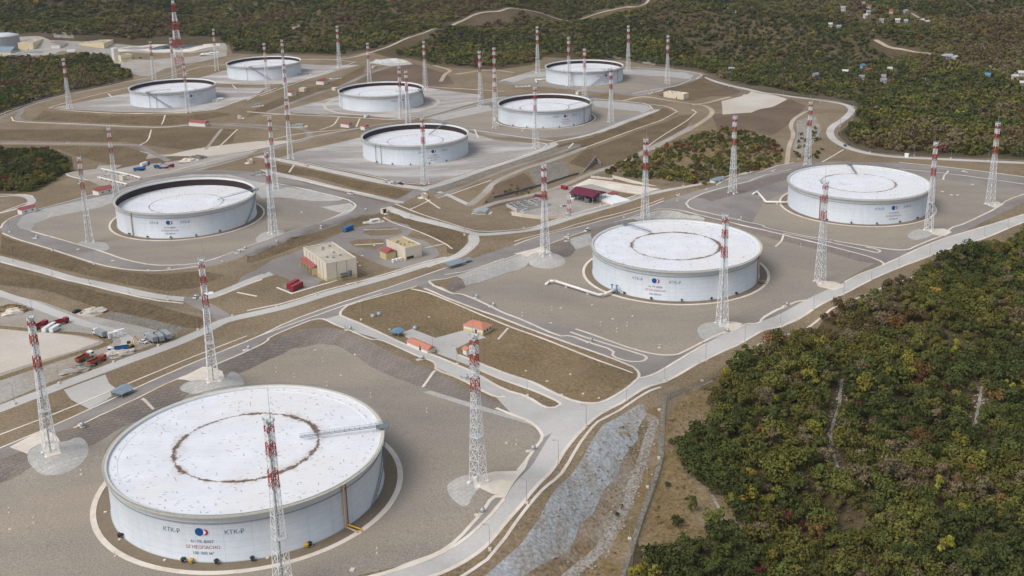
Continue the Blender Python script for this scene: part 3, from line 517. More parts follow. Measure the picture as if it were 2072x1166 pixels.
def dup(root, loc, rz, label, group=None):
    r = root.copy(); S.collection.objects.link(r); r.location = loc; r.rotation_euler = (0, 0, rz); r['label'] = label
    if group: r['group'] = group
    for ch in list(root.children):
        c = ch.copy(); S.collection.objects.link(c); c.parent = r
        for g in list(ch.children):
            d = g.copy(); S.collection.objects.link(d); d.parent = c
    return r
def pm(name, c, rough=0.55, metal=0.0, var=0.92, fine=0.0, scale=0.5, **k):
    return mat(name, c, tuple(x*var for x in c), scale, rough, metal=metal, fine=fine, **k)
white = pm('white_paint', (0.84, 0.85, 0.86)); red = pm('red_paint', s2l(174,60,52), var=0.88); galv = pm('galvanised_steel', s2l(158,164,166), 0.5, 0.2)
dark = pm('dark_metal', s2l(52,54,58)); rubber = pm('tyre_rubber', (0.02, 0.02, 0.02), 0.9); glass = pm('window_glass', (0.03, 0.04, 0.05), 0.15)
cream = pm('cream_panel', s2l(218,209,192), scale=0.15); creamy = pm('yellow_panel', s2l(208,192,146)); conc = MT['kerb']
# ------------------------------------------------------------------ oil tanks
def shell_mat():
    M = mat('tank_shell', s2l(196,203,210), s2l(187,195,203), 0.05, 0.45, c3=s2l(200,203,203), scale2=0.03, stretch=(1, 1, 0.2), fine=0.06, fscale=0.4)
    t = M.node_tree; b = t.nodes['Principled BSDF']; old = b.inputs['Base Color'].links[0].from_socket
    tc = t.nodes.new('ShaderNodeTexCoord'); mp = t.nodes.new('ShaderNodeMapping'); mp.inputs['Scale'].default_value = (0.35, 0.35, 0.03); t.links.new(tc.outputs['Object'], mp.inputs[0])
    n = t.nodes.new('ShaderNodeTexNoise'); n.inputs['Scale'].default_value = 1; n.inputs['Detail'].default_value = 3; t.links.new(mp.outputs[0], n.inputs['Vector'])
    r = t.nodes.new('ShaderNodeMapRange'); r.inputs['From Min'].default_value = 0.62; r.inputs['From Max'].default_value = 0.8; r.inputs['To Max'].default_value = 0.35; t.links.new(n.outputs[0], r.inputs[0])
    mx = t.nodes.new('ShaderNodeMix'); mx.data_type = 'RGBA'; t.links.new(r.outputs[0], mx.inputs[0]); t.links.new(old, mx.inputs[6]); mx.inputs[7].default_value = (*s2l(176,172,158), 1)
    sx = t.nodes.new('ShaderNodeSeparateXYZ'); t.links.new(tc.outputs['Object'], sx.inputs[0])
    def mm(op, a, v=None):
        n_ = t.nodes.new('ShaderNodeMath'); n_.operation = op; t.links.new(a, n_.inputs[0])
        if v is not None:
            if isinstance(v, float): n_.inputs[1].default_value = v
            else: t.links.new(v, n_.inputs[1])
        return n_.outputs[0]
    s1 = mm('LESS_THAN', mm('FRACT', mm('DIVIDE', sx.outputs[2], 2.42)), .05)      # weld lines between the plate courses
    at_ = t.nodes.new('ShaderNodeMath'); at_.operation = 'ARCTAN2'; t.links.new(sx.outputs[1], at_.inputs[0]); t.links.new(sx.outputs[0], at_.inputs[1])
    s2 = mm('LESS_THAN', mm('FRACT', mm('MULTIPLY', mm('ADD', at_.outputs[0], 4.0), 5.25)), .018)
    s3 = mm('MULTIPLY', mm('MAXIMUM', s1, s2), .28)
    mz = t.nodes.new('ShaderNodeMix'); mz.data_type = 'RGBA'; t.links.new(s3, mz.inputs[0]); t.links.new(mx.outputs[2], mz.inputs[6]); mz.inputs[7].default_value = (*s2l(120,126,132), 1)
    t.links.new(mz.outputs[2], b.inputs['Base Color']); return M
def roof_mat(name, dirt, seed, width):
    M = mat(name, s2l(229,232,237), s2l(216,219,225), 0.08, 0.5, c3=s2l(224,224,224), scale2=0.03); t = M.node_tree; b = t.nodes['Principled BSDF']; L = t.links.new
    old = b.inputs['Base Color'].links[0].from_socket; tc = t.nodes.new('ShaderNodeTexCoord'); N = t.nodes.new
    def mth(op, a, c=None):
        n = N('ShaderNodeMath'); n.operation = op
        for i, v in enumerate((a, c)):
            if v is None: continue
            if isinstance(v, (int, float)): n.inputs[i].default_value = v
            else: L(v, n.inputs[i])
        return n.outputs[0]
    sx = N('ShaderNodeSeparateXYZ'); L(tc.outputs['Object'], sx.inputs[0])
    r = mth('SQRT', mth('ADD', mth('MULTIPLY', sx.outputs[0], sx.outputs[0]), mth('MULTIPLY', sx.outputs[1], sx.outputs[1])))
    def noise(s, d, off):
        mp = N('ShaderNodeMapping'); mp.inputs['Location'].default_value = (off, seed*3.7, 0); L(tc.outputs['Object'], mp.inputs[0]); n = N('ShaderNodeTexNoise'); n.inputs['Scale'].default_value = s; n.inputs['Detail'].default_value = d; n.inputs['Roughness'].default_value = 0.7; L(mp.outputs[0], n.inputs['Vector']); return n.outputs[0]
    n1 = noise(0.09, 3, 1); n2 = noise(0.8, 6, 9); n3 = noise(1.6, 2, 5)
    dist = mth('ABSOLUTE', mth('SUBTRACT', mth('ADD', r, mth('MULTIPLY', mth('SUBTRACT', n2, 0.5), 3.4)), 25.2))
    wid = mth('ADD', 0.24, mth('MULTIPLY', mth('MAXIMUM', mth('SUBTRACT', n1, 0.42), 0), 5.6*width))
    def mrange(src, a, c, lo=1, hi=0):
        n = N('ShaderNodeMapRange'); n.inputs['From Min'].default_value = a; n.inputs['From Max'].default_value = c; n.inputs['To Min'].default_value = lo; n.inputs['To Max'].default_value = hi; L(src, n.inputs[0]); return n.outputs[0]
    core = mrange(mth('DIVIDE', dist, wid), 0.55, 1.05); halo = mrange(mth('DIVIDE', dist, wid), 0.6, 2.6, 0.5, 0)
    core = mth('MULTIPLY', core, mrange(n3, 0.28, 0.42, 0.1, 1))
    def mix(f, A, Bc):
        n = N('ShaderNodeMix'); n.data_type = 'RGBA'; L(f, n.inputs[0]) if not isinstance(f, float) else None; L(A, n.inputs[6]); n.inputs[7].default_value = (*Bc, 1); return n.outputs[2]
    br = N('ShaderNodeTexBrick'); L(tc.outputs['Object'], br.inputs[0]); br.inputs['Scale'].default_value = 1; br.inputs['Brick Width'].default_value = 9; br.inputs['Row Height'].default_value = 2.4; br.inputs['Mortar Size'].default_value = .07; br.inputs['Mortar Smooth'].default_value = .5
    br.inputs['Color1'].default_value = (1, 1, 1, 1); br.inputs['Color2'].default_value = (.965, .965, .965, 1); br.inputs['Mortar'].default_value = (.84, .84, .84, 1); bm = N('ShaderNodeMix'); bm.data_type = 'RGBA'; bm.blend_type = 'MULTIPLY'; bm.inputs[0].default_value = .8; L(old, bm.inputs[6]); L(br.outputs[0], bm.inputs[7]); old = bm.outputs[2]
    c = mix(halo, old, s2l(188,168,148)); c = mix(core, c, dirt)
    mp = N('ShaderNodeMapping'); mp.inputs['Scale'].default_value = (0.3, 0.75, 1); mp.inputs['Rotation'].default_value = (0, 0, 0.5); mp.inputs['Location'].default_value = (seed, seed*2, 0); L(tc.outputs['Object'], mp.inputs[0])
    vo = N('ShaderNodeTexVoronoi'); vo.inputs['Scale'].default_value = 1.0; L(mp.outputs[0], vo.inputs['Vector']); sp = mth('MULTIPLY', mrange(vo.outputs['Distance'], 0.1, 0.24), mrange(noise(0.3, 2, 30), 0.40, 0.56, 0, 0.95))
    c = mix(sp, c, s2l(150,147,145)); L(c, b.inputs['Base Color']); return M
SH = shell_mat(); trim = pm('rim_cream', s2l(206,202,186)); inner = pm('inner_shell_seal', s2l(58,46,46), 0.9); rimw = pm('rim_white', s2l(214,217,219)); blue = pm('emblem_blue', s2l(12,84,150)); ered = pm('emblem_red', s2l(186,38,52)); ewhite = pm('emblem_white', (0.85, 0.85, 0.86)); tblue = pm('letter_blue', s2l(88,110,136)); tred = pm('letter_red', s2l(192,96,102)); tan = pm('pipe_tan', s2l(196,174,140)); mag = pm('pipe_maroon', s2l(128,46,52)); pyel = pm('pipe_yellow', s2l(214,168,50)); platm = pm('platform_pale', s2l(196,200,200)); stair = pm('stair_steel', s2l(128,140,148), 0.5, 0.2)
def text_mesh(txt, size):
    cu = bpy.data.curves.new('t', 'FONT'); cu.body = txt; cu.size = size*1.4; cu.align_x = 'CENTER'; cu.resolution_u = 2; cu.offset = 0.0
    ob = bpy.data.objects.new('t', cu); me = bpy.data.meshes.new_from_object(ob); v = [tuple(p.co) for p in me.vertices]; f = [tuple(p.vertices) for p in me.polygons]
    bpy.data.objects.remove(ob); bpy.data.meshes.remove(me); bpy.data.curves.remove(cu); return v, f
TR, THH = 47.5, 16.94
def angle_at(k, u, r=None, z=8.0):
    tx, ty, tz = TANKS[k]; r = TR if r is None else r; th = np.linspace(-math.pi, 0, 721); P = project(np.stack([tx+r*np.cos(th), ty+r*np.sin(th), np.full(721, tz+z)], 1))
    return float(th[np.abs(P[:, 0]-u).argmin()])
def onshell(v, th, z0, off=0.07):
    return [((TR+off)*math.cos(th+p[0]/TR), (TR+off)*math.sin(th+p[0]/TR), z0+p[1]) for p in v]
def topang(k, u, v, z):
    tx, ty, tz = TANKS[k]; p = toplane([(u, v)], tz+z)[0]; return math.atan2(p[1]-ty, p[0]-tx), math.hypot(p[0]-tx, p[1]-ty)
# key: roof level below the top, emblem pixel x, number, ladder start/end pixel, dirt width, label
TI = {
 'T1': (0.9, 407, '41-TK-B007', (760,868), (607,888), 1.25, 'huge white foreground oil tank, thick brown ring of dirt on its nearly full roof'),
 'T6': (0.9, 1326, '41-TK-B008', (1252,450), (1318,472), 1.0, 'full white oil tank with brown roof ring, beside a white pipe with blue valves'),
 'T7': (0.8, 1809, '41-TK-B010', (1716,329), (1733,354), 0.5, 'full white oil tank at the right with a thin brown ring on its roof'),
 'T5': (6.3, 342, '41-TK-B009', (513,386), (440,404), 0.1, 'white oil tank at the left, dark inner wall, tan pipe down its side'),
 'T4': (6.0, 877, '41-TK-B004', (886,256), (868,273), 0.1, 'white open topped oil tank in the middle of the terminal on grey gravel'),
 'T3': (5.6, 1144, '41-TK-B006', (1191,206), (1150,213), 0.3, 'white oil tank with sunken roof and slab lined basin, behind the maroon roofed plant'),
 'T2': (5.2, 815, '41-TK-B003', (817,182), (800,186), 0.1, 'white oil tank in a grey gravel basin with a pale ring track around it'),
 'T8': (5.6, 388, '41-TK-B002', (313,184), (345,181), 0.1, 'white oil tank with a diagonal stair on its front, at the far left'),
 'T9': (5.2, 0, '41-TK-B001', (512,134), (535,132), 0.05, 'farthest white oil tank at the upper left, dark stair down its front'),
 'T10': (5.2, 1227, '41-TK-B005', (1210,138), (1180,140), 0.2, 'rust streaked white oil tank at the top, against the wooded hill'),
}
TEXTS = {}
for k, (dz, lu, num, pa, pb, dw, lab) in TI.items():
    tx, ty, tz = TANKS[k]; t = thing('oil_tank', lab, 'oil tank', (tx, ty, tz), 0, 'oil storage tanks of the terminal')
    ns = 160 if k == 'T1' else 112
    MB().lathe([(TR+.35, -.6), (TR+.35, .12), (TR, .12), (TR, THH-.05)], ns).build('shell', SH, t, True)
    g = MB(); g.lathe([(TR+.0, THH-3.15), (TR+.28, THH-3.15), (TR+.28, THH-2.9), (TR+.0, THH-2.9)], ns); g.build('stiffener_ring', pm('ring_grey', s2l(146,152,156)) if k == 'T1' else bpy.data.materials['ring_grey'], t)
    MB().lathe([(TR+.02, THH-.85), (TR+1.25, THH-.6), (TR+1.3, THH-.15), (TR-.02, THH-.1)], ns).build('wind_girder', trim, t)
    g = MB(); g.lathe([(TR+1.22, THH+.55), (TR+1.34, THH+.55), (TR+1.34, THH+.75), (TR+1.22, THH+.75)], ns)
    g.lathe([(TR+1.25, THH+.2), (TR+1.31, THH+.2), (TR+1.31, THH+.28), (TR+1.25, THH+.28)], ns)
    for i in range(64): a = 2*math.pi*i/64; g.beam(((TR+1.28)*math.cos(a), (TR+1.28)*math.sin(a), THH-.4), ((TR+1.28)*math.cos(a), (TR+1.28)*math.sin(a), THH+.75), .05)
    g.build('railing', galv, t)
    g = MB(); g.lathe([(TR, THH-.06), (TR-.35, THH-.06), (TR-.35, THH-min(1.3, dz))], ns); g.build('rim_band', rimw, t, True)
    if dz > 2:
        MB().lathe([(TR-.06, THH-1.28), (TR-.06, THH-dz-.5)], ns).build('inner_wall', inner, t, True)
        MB().lathe([(TR-.07, THH-dz+.35), (TR-.5, THH-dz+.5), (TR-.9, THH-dz+.35), (TR-.95, THH-dz-.1)], ns).build('rim_seal', rimw, t)
    RM = roof_mat('tank_roof_'+k.lower(), s2l(104,88,76) if k != 'T7' else s2l(128,100,82), len(TEXTS)+ord(k[1]), dw)
    MB().lathe([(TR-.36, THH-dz-.05), (TR-2, THH-dz), (TR-3.6, THH-dz), (TR-3.7, THH-dz-.12), (30, THH-dz-.14), (12, THH-dz-.12), (0.01, THH-dz-.1)], ns).build('floating_roof', RM, t)
    g = MB(); rr = random.Random(k)
    for i in range(44):
        a = 2*math.pi*i/44+.03; g.beam(((TR-2.7)*math.cos(a), (TR-2.7)*math.sin(a), THH-dz), ((TR-2.7)*math.cos(a), (TR-2.7)*math.sin(a), THH-dz+.5), .11, 6)
    for i in range(70):
        a = rr.uniform(0, 6.28); q = 42*math.sqrt(rr.uniform(.02, 1)); g.beam((q*math.cos(a), q*math.sin(a), THH-dz-.1), (q*math.cos(a), q*math.sin(a), THH-dz+.6), .1, 5)
    o_=g.build('roof_vents', galv, t); o_['kind']='stuff'
    # rolling ladder with handrails and the gauge platform at the rim
    a0, _ = topang(k, *pa, THH); b0, rb = topang(k, *pb, THH-dz+.5); rb = min(rb, 40)
    A = Vector(((TR-.4)*math.cos(a0), (TR-.4)*math.sin(a0), THH+.9)); B = Vector((rb*math.cos(b0), rb*math.sin(b0), THH-dz+.5))
    if dz < 2: B.z += .7
    g = MB(); dn = (B-A).normalized(); sd_ = Vector((-dn.y, dn.x, 0)).normalized()
    for s_ in (-.55, .55):
        g.beam(A+sd_*s_, B+sd_*s_, .13); g.beam(A+sd_*s_+Vector((0, 0, 1)), B+sd_*s_+Vector((0, 0, 1)), .05)
        for i in range(17): p = A+(B-A)*i/16+sd_*s_; g.beam(p, p+Vector((0, 0, 1)), .04)
    for i in range(int((B-A).length/.6)): p = A+(B-A)*i*.6/(B-A).length; g.beam(p-sd_*.5, p+sd_*.5, .07)
    g.build('rolling_ladder', stair, t)
    g = MB(); rz = a0
    cx, cy = (TR+.6)*math.cos(a0), (TR+.6)*math.sin(a0)
    g.box((cx, cy, THH+.75), (4.4, 3.2, .2), rz)
    for dx in (-2.1, 0, 2.1):
        for dy in (-1.5, 1.5):
            px_, py_ = cx+dx*math.cos(rz)-dy*math.sin(rz), cy+dx*math.sin(rz)+dy*math.cos(rz); g.beam((px_, py_, THH-.4), (px_, py_, THH+2.0), .08)
    for zz in (1.3, 1.95):
        for dy in (-1.5, 1.5):
            g.beam((cx-2.1*math.cos(rz)-dy*math.sin(rz), cy-2.1*math.sin(rz)+dy*math.cos(rz), THH+zz), (cx+2.1*math.cos(rz)-dy*math.sin(rz), cy+2.1*math.sin(rz)+dy*math.cos(rz), THH+zz), .06)
    g.build('gauge_platform', stair, t)
    # spiral stair on the shell, going down from the platform
    dirn = {'T1': -1, 'T5': -1, 'T8': 1, 'T9': 1, 'T10': -1, 'T3': -1}.get(k, 1); g = MB(); steps = 44; span = 0.50 if k != 'T3' else .3
    for i in range(steps):
        u0 = i/steps; a1 = a0+dirn*(u0*span+.03); a2 = a0+dirn*((i+1)/steps*span+.03); z1 = THH-.3-u0*(THH-.5)
        for r_ in (TR+.35, TR+1.25):
            g.beam((r_*math.cos(a1), r_*math.sin(a1), z1), (r_*math.cos(a2), r_*math.sin(a2), z1-(THH-.5)/steps), .12)
        g.beam(((TR+1.25)*math.cos(a1), (TR+1.25)*math.sin(a1), z1+1.05), ((TR+1.25)*math.cos(a2), (TR+1.25)*math.sin(a2), z1+1.05-(THH-.5)/steps), .06)
        if i % 3 == 0: g.beam(((TR+1.25)*math.cos(a1), (TR+1.25)*math.sin(a1), z1), ((TR+1.25)*math.cos(a1), (TR+1.25)*math.sin(a1), z1+1.05), .05)
        g.box((((TR+.8)*math.cos(a1)), ((TR+.8)*math.sin(a1)), z1), (.9, .45, .05), a1)
    g.build('spiral_stair', stair, t)
    # lettering and emblem
    if lu:
        th = angle_at(k, lu, z=10)
        def put(name, txt, size, s, z, M):
            v, f = text_mesh(txt, size); v = [(-0+p[0]+s, p[1], 0) for p in v]; newobj(name, onshell(v, th, z), f, M, t)
        put('lettering', 'КТК-Р', 1.55, -10.2, 9.9, tblue); put('lettering', 'КТК-Р', 1.55, 10.6, 9.9, tblue)
        put('tank_number', num, 1.1, 0, 6.9, tblue); put('warning_lettering', 'ОГНЕОПАСНО', 1.15, 0, 4.8, tred); put('volume_lettering', '100 000 м³', 1.1, 0, 2.7, tblue)
        em = MB()
        def disc(cx, cz, r, off, a0_=0, a1_=2*math.pi):
            n = 28; pts = [(cx+r*math.cos(a0_+(a1_-a0_)*i/n), cz+r*math.sin(a0_+(a1_-a0_)*i/n), 0) for i in range(n+(0 if a1_-a0_ > 6.2 else 1))]; return pts, off
        base = MB(); pts, off = disc(1.35, 0, 1.05, .1); vv = onshell(pts, th, 10.8, .1); base.quad(*vv); eo = base.build('emblem', ered, t)
        # white lens where the two discs meet, then the blue disc
        w_ = MB(); vv = onshell(disc(.85, 0, .78, 0)[0], th, 10.8, .12); w_.quad(*vv); w_.build('emblem_lens', ewhite, eo)
        b_ = MB(); vv = onshell(disc(-.55, .1, 1.4, 0)[0], th, 10.8, .14); b_.quad(*vv); b_.build('emblem_disc', blue, eo)
    TEXTS[k] = t
    # foam pipes
    pp = {'T1': [(694, tan, .42), (700, mag, .16)], 'T5': [(268, tan, .35)], 'T6': [(1531, mag, .2), (1534, tan, .25)], 'T7': [(1660, mag, .22), (1664, tan, .2)], 'T4': [(761, dark, .16), (772, dark, .16)], 'T3': [(1181, mag, .2)], 'T2': [(690, galv, .16), (693, mag, .12)], 'T8': [(303, dark, .14), (317, dark, .14)], 'T10': [(1249, dark, .14)], 'T9': [(500, dark, .14)]}[k]
    for (u, M, r_) in pp:
        a = angle_at(k, u); g = MB(); R_ = TR+.55
        g.beam((R_*math.cos(a), R_*math.sin(a), .3), (R_*math.cos(a), R_*math.sin(a), THH-.9), r_, 8); g.beam((R_*math.cos(a), R_*math.sin(a), .4), ((R_+(5.5 if k in ('T1', 'T6') else 1.5))*math.cos(a), (R_+(5.5 if k in ('T1', 'T6') else 1.5))*math.sin(a), .4), r_*.8, 8)
        g.build('foam_pipe', M, t, False)
    if k == 'T1':
        a = angle_at(k, 697); g = MB(); R_ = TR+.6; g.path([(R_*math.cos(a), R_*math.sin(a), 1), ((R_+6)*math.cos(a+.01), (R_+6)*math.sin(a+.01), 1), ((R_+6.2)*math.cos(a+.01), (R_+6.2)*math.sin(a+.01), .1)], .28); g.build('drain_pipe', pyel, t)
        for u, M in ((388, pyel), (371, dark), (438, dark), (511, dark), (620, pyel), (627, dark), (244, dark)):
            a = angle_at(k, u, TR+1, .5); g = MB(); q = TR+1.3
            g.beam((TR*math.cos(a), TR*math.sin(a), .9), ((q+.6)*math.cos(a), (q+.6)*math.sin(a), .9), .45, 8); g.lathe([(.0, 0), (.8, .1), (.8, .35), (.0, .45)], 10, ((q)*math.cos(a), (q)*math.sin(a), 1.2)); g.beam((q*math.cos(a), q*math.sin(a), .1), (q*math.cos(a), q*math.sin(a), 2.2), .12, 6); g.build('valve', M, t)
    elif k in ('T5', 'T6', 'T7', 'T3', 'T4'):
        for q_ in range(5):
            a = -math.pi/2+(-.75+.34*q_)+.05*(ord(k[1]) % 3); g = MB(); q = TR+1.2
            g.beam((TR*math.cos(a), TR*math.sin(a), .9), (q*math.cos(a), q*math.sin(a), .9), .4, 8); g.lathe([(.0, 0), (.7, .1), (.7, .3), (.0, .4)], 8, (q*math.cos(a), q*math.sin(a), 1.2)); g.beam((q*math.cos(a), q*math.sin(a), .1), (q*math.cos(a), q*math.sin(a), 2), .14, 6); g.build('valve', dark, t)
# ------------------------------------------------------------------ lightning masts
MH = 55.5
def mast_proto():
    t = thing('lightning_mast', '', 'mast')
    def hw(z): return 2.3-(2.3-1.12)*min(1, z/34.5) if z < 34.5 else 1.12-(z-34.5)*.004
    levels = [0, 4.6, 9.2, 13.6, 17.8, 21.8, 25.4, 28.8, 31.8, 34.5]; up = [34.5, 37.2, 39.9, 42.2, 44.5, 46.9, 48.6, 50.2, 51.9, 53.8, 55.5]
    def sect(g, lv, r):
        for a, b in zip(lv[:-1], lv[1:]):
            ha, hb = hw(a), hw(b); ca = [(-ha, -ha, a), (ha, -ha, a), (ha, ha, a), (-ha, ha, a)]; cb = [(-hb, -hb, b), (hb, -hb, b), (hb, hb, b), (-hb, hb, b)]
            for i in range(4):
                j = (i+1) % 4; g.beam(ca[i], cb[i], r, 4, cap=False); g.beam(cb[i], cb[j], r*.6, 4, cap=False); g.beam(ca[i], cb[j], r*.5, 4, cap=False); g.beam(ca[j], cb[i], r*.5, 4, cap=False)
    g = MB(); sect(g, levels, .15)
    for s1 in (-1, 1):
        for s2 in (-1, 1): g.box((s1*2.3, s2*2.3, 0), (1.2, 1.2, .7))
    g.build('lattice_base', white, t)
    # bands: red 34.5-39.9, white to 44.5, red to 48.6, white to 51.9, red to 53.8, white crown
    for nm, lv, M_ in (('red_band', up[0:3], red), ('white_band', up[2:5], white), ('red_band', up[4:7], red), ('white_band', up[6:9], white), ('red_band', up[8:10], red), ('crown', up[9:11], white)):
        g = MB(); sect(g, lv, .17); g.build(nm, M_, t)
    for z in (55.4, 44.5, 34.5, 17.8):
        g = MB(); h = hw(z)+(.3 if z > 50 else .25); g.box((0, 0, z), (2*h, 2*h, .12))
        for s_ in (-1, 1):
            g.beam((-h, s_*h, z+1.1), (h, s_*h, z+1.1), .05); g.beam((s_*h, -h, z+1.1), (s_*h, h, z+1.1), .05)
            for q in (-1, 0, 1): g.beam((q*h, s_*h, z), (q*h, s_*h, z+1.1), .05); g.beam((s_*h, q*h, z), (s_*h, q*h, z+1.1), .05)
        if z > 50:
            for s_ in (-1, 1):
                for q in (-1, 1): g.box((s_*1.1, q*1.1, 55.8), (.5, .4, .6))
        g.build('platform', platm, t)
    g = MB(); g.box((0, .15, 27.7), (.5, .5, 55.2)); g.build('ladder_cage', pm('ladder_grey', s2l(166,176,182), 0.5), t)
    g = MB(); g.beam((1.1, 1.1, 55.4), (1.1, 1.1, 61.5), .1, 5, .05); g.beam((1.1, 1.1, 61.5), (1.1, 1.1, 65.5), .06, 4, .03); g.build('antenna_spike', galv, t)
    return t
MG = 'red and white lattice lightning masts'
MASTS = [((62,642),(103,917),'mast on the stone mound at the left edge of the photo'), ((408,527),(432,770),'mast on the stone mound behind the foreground tank'),
 ((543,850),(574,1195),'mast in front of the foreground tank, top against its roof'), ((962,678),(968,975),'mast between the foreground tank and the light perimeter road'),
 ((1102,335),(1103,516),'mast on the slab mound left of the tank with white pipe'), ((1308,283),(1305,447),'mast behind the back rim of the tank with the white pipe'), ((1487,237),(1482,390),'mast beside the asphalt road, left of the rightmost tank'),
 ((1467,437),(1461,655),'mast in front of the tank with the white pipe'), ((1671,370),(1659,570),'mast in front of the left part of the rightmost tank'), ((1894,290),(1879,465),'mast crossing the right rim of the rightmost tank'),
 ((2020,250),(2003,414),'rightmost mast in the photo, near the right edge'), ((1639,208),(1634,334),'mast behind the rightmost tank beside the pale rock slope'), ((157,320),(182,490),'mast left of the tan pipe tank, on a small apron'),
 ((217,260),(236,396),'mast between the pipe yard and the left tan pipe tank'), ((545,238),(557,383),'mast behind the right rim of the tan pipe tank'), ((540,310),(553,472),'mast on the slab apron right of the tan pipe tank'),
 ((855,240),(860,372),'mast in front of the middle open tank at the crossroads'), ((577,197),(588,322),'mast, nearest of three in line left of the middle tank'), ((573,127),(582,232),'mast, middle of three in line left of the middle tank'), ((569,82),(577,172),'mast, farthest of three in line, beside the farthest left tank'),
 ((535,89),(542,185),'mast in front of the farthest upper left tank'), ((682,54),(687,138),'mast on the gravel right of the farthest upper left tank'), ((745,88),(748,172),'mast beside the small far equipment yard by the hill track'), ((855,85),(861,180),'mast behind the tank with the pale ring track'),
 ((804,136),(812,239),'mast, left of a close pair before the pale ringed tank'), ((820,145),(826,249),'mast, right of a close pair before the pale ringed tank'), ((970,105),(973,214),'mast at the left tip of the slab lined basin'),
 ((1001,143),(1003,259),'mast touching the left edge of the slab basin tank'), ((1000,98),(1002,205),'mast overlapped by another one left of the slab basin tank'), ((1086,55),(1088,147),'mast left of the rust streaked far tank, against the hill'), ((1151,77),(1151,175),'mast before the left side of the rusty tank'),
 ((1183,100),(1183,197),'mast between the rust streaked tank and the slab basin tank'), ((1084,178),(1084,300),'mast in front of the slab basin tank'), ((1237,140),(1236,247),'mast right of the slab basin tank'),
 ((1271,53),(1271,142),'mast behind the right side of the rust streaked tank'), ((1352,73),(1350,170),'mast at the right end of the far tank basin'), ((127,120),(141,220),'mast at the far left against the dark wood'),
 ((373,126),(381,228),'mast in front of the far left tank with the diagonal stair'), ((345,78),(353,157),'mast right beside the foot of the tall telecom tower'), ((305,85),(312,161),'mast at the road fork behind the far left tank'), ((431,60),(439,143),'mast beside the lined ponds at the upper left')]
proto = None
for (tp, bs, lab) in MASTS:
    p = unproj([bs])[0] if bs != (1305,447) else unproj([(1305,447)])[0]
    # height from the photo's top pixel, kept near the common height
    zz = np.linspace(20, 90, 281); q = project(np.stack([np.full(281, p[0]), np.full(281, p[1]), p[2]+zz], 1)); h = zz[np.abs(q[:, 1]-tp[1]).argmin()]; sc = min(max(h/MH, .82), 1.2)
    rz = math.radians(random.choice((20, 38, 52)))
    lab = 'red and white '+lab
    if proto is None: proto = mast_proto(); o = proto; o.location = p; o.rotation_euler[2] = rz; tagg(o, lab, 'mast', MG)
    else: o = dup(proto, p, rz, lab, MG)
    o.scale = (1, 1, sc)
# tall telecom tower
p = unproj([(363,133)])[0]; t = thing('telecom_tower', 'tall tapering red and white telecom tower at the top left, cut by the top edge', 'tower', p, .5)
HT_ = 92.; n = 22
for i0 in range(0, n, 3):
    g = MB()
    for i in range(i0, min(i0+3, n)):
        a, b = HT_*i/n, HT_*(i+1)/n; ha, hb = 5.2*(1-a/HT_)+1.1, 5.2*(1-b/HT_)+1.1
        ca = [(-ha, -ha, a), (ha, -ha, a), (ha, ha, a), (-ha, ha, a)]; cb = [(-hb, -hb, b), (hb, -hb, b), (hb, hb, b), (-hb, hb, b)]
        for k_ in range(4):
            j = (k_+1) % 4; g.beam(ca[k_], cb[k_], .32); g.beam(cb[k_], cb[j], .18); g.beam(ca[k_], cb[j], .16); g.beam(ca[j], cb[k_], .16)
    g.build('red_section' if (i0//3) % 2 == 0 else 'white_section', red if (i0//3) % 2 == 0 else white, t)
g = MB()
for z in (60, 74, 86): g.box((0, 0, z), (5, 5, .3)); g.lathe([(.1, 0), (1.3, .1), (1.3, .5), (.1, .6)], 10, (2.4, -2.4, z+1))
g.build('antennas', galv, t)
# ------------------------------------------------------------------ buildings
tile = pm('red_roof_tile', s2l(190,128,106), 0.8, fine=0.15, fscale=1.5); redroof = pm('red_sheet_roof', s2l(152,88,86), 0.6); maroon = pm('maroon_sheet_roof', s2l(104,40,60), 0.6, fine=.1); bluer = pm('blue_grey_roof', s2l(132,148,160), 0.6)
flatroof = mat('flat_roof_felt', s2l(176,168,152), s2l(160,150,134), 0.1, c3=s2l(190,182,168), scale2=0.07, fine=.1); ochre = mat('ochre_flat_roof', s2l(190,170,130), s2l(178,158,118), 0.1, fine=.1)
wallw = pm('white_wall', s2l(228,226,220)); paleblue = pm('pale_blue_steel', s2l(176,194,208)); bsteel = pm('blue_container', s2l(56,110,160)); greybox = pm('grey_container', s2l(150,156,162))
def frame_of(nb, ntp, rt, lt):
    P0 = at(*nb); zz = np.linspace(1.5, 40, 386); q = project(np.stack([np.full(386, P0[0]), np.full(386, P0[1]), P0[2]+zz], 1)); h = float(zz[np.abs(q[:, 1]-ntp[1]).argmin()])
    A = toplane([rt], P0[2]+h)[0]; B = toplane([lt], P0[2]+h)[0]; N_ = np.array([P0[0], P0[1]])
    a = A[:2]-N_; b = B[:2]-N_; la = np.hypot(*a); rz = math.atan2(a[1], a[0]); n = np.array([-a[1], a[0]])/la; lb = max(2.0, abs(float(b@n)))
    return P0, h, la, lb, rz
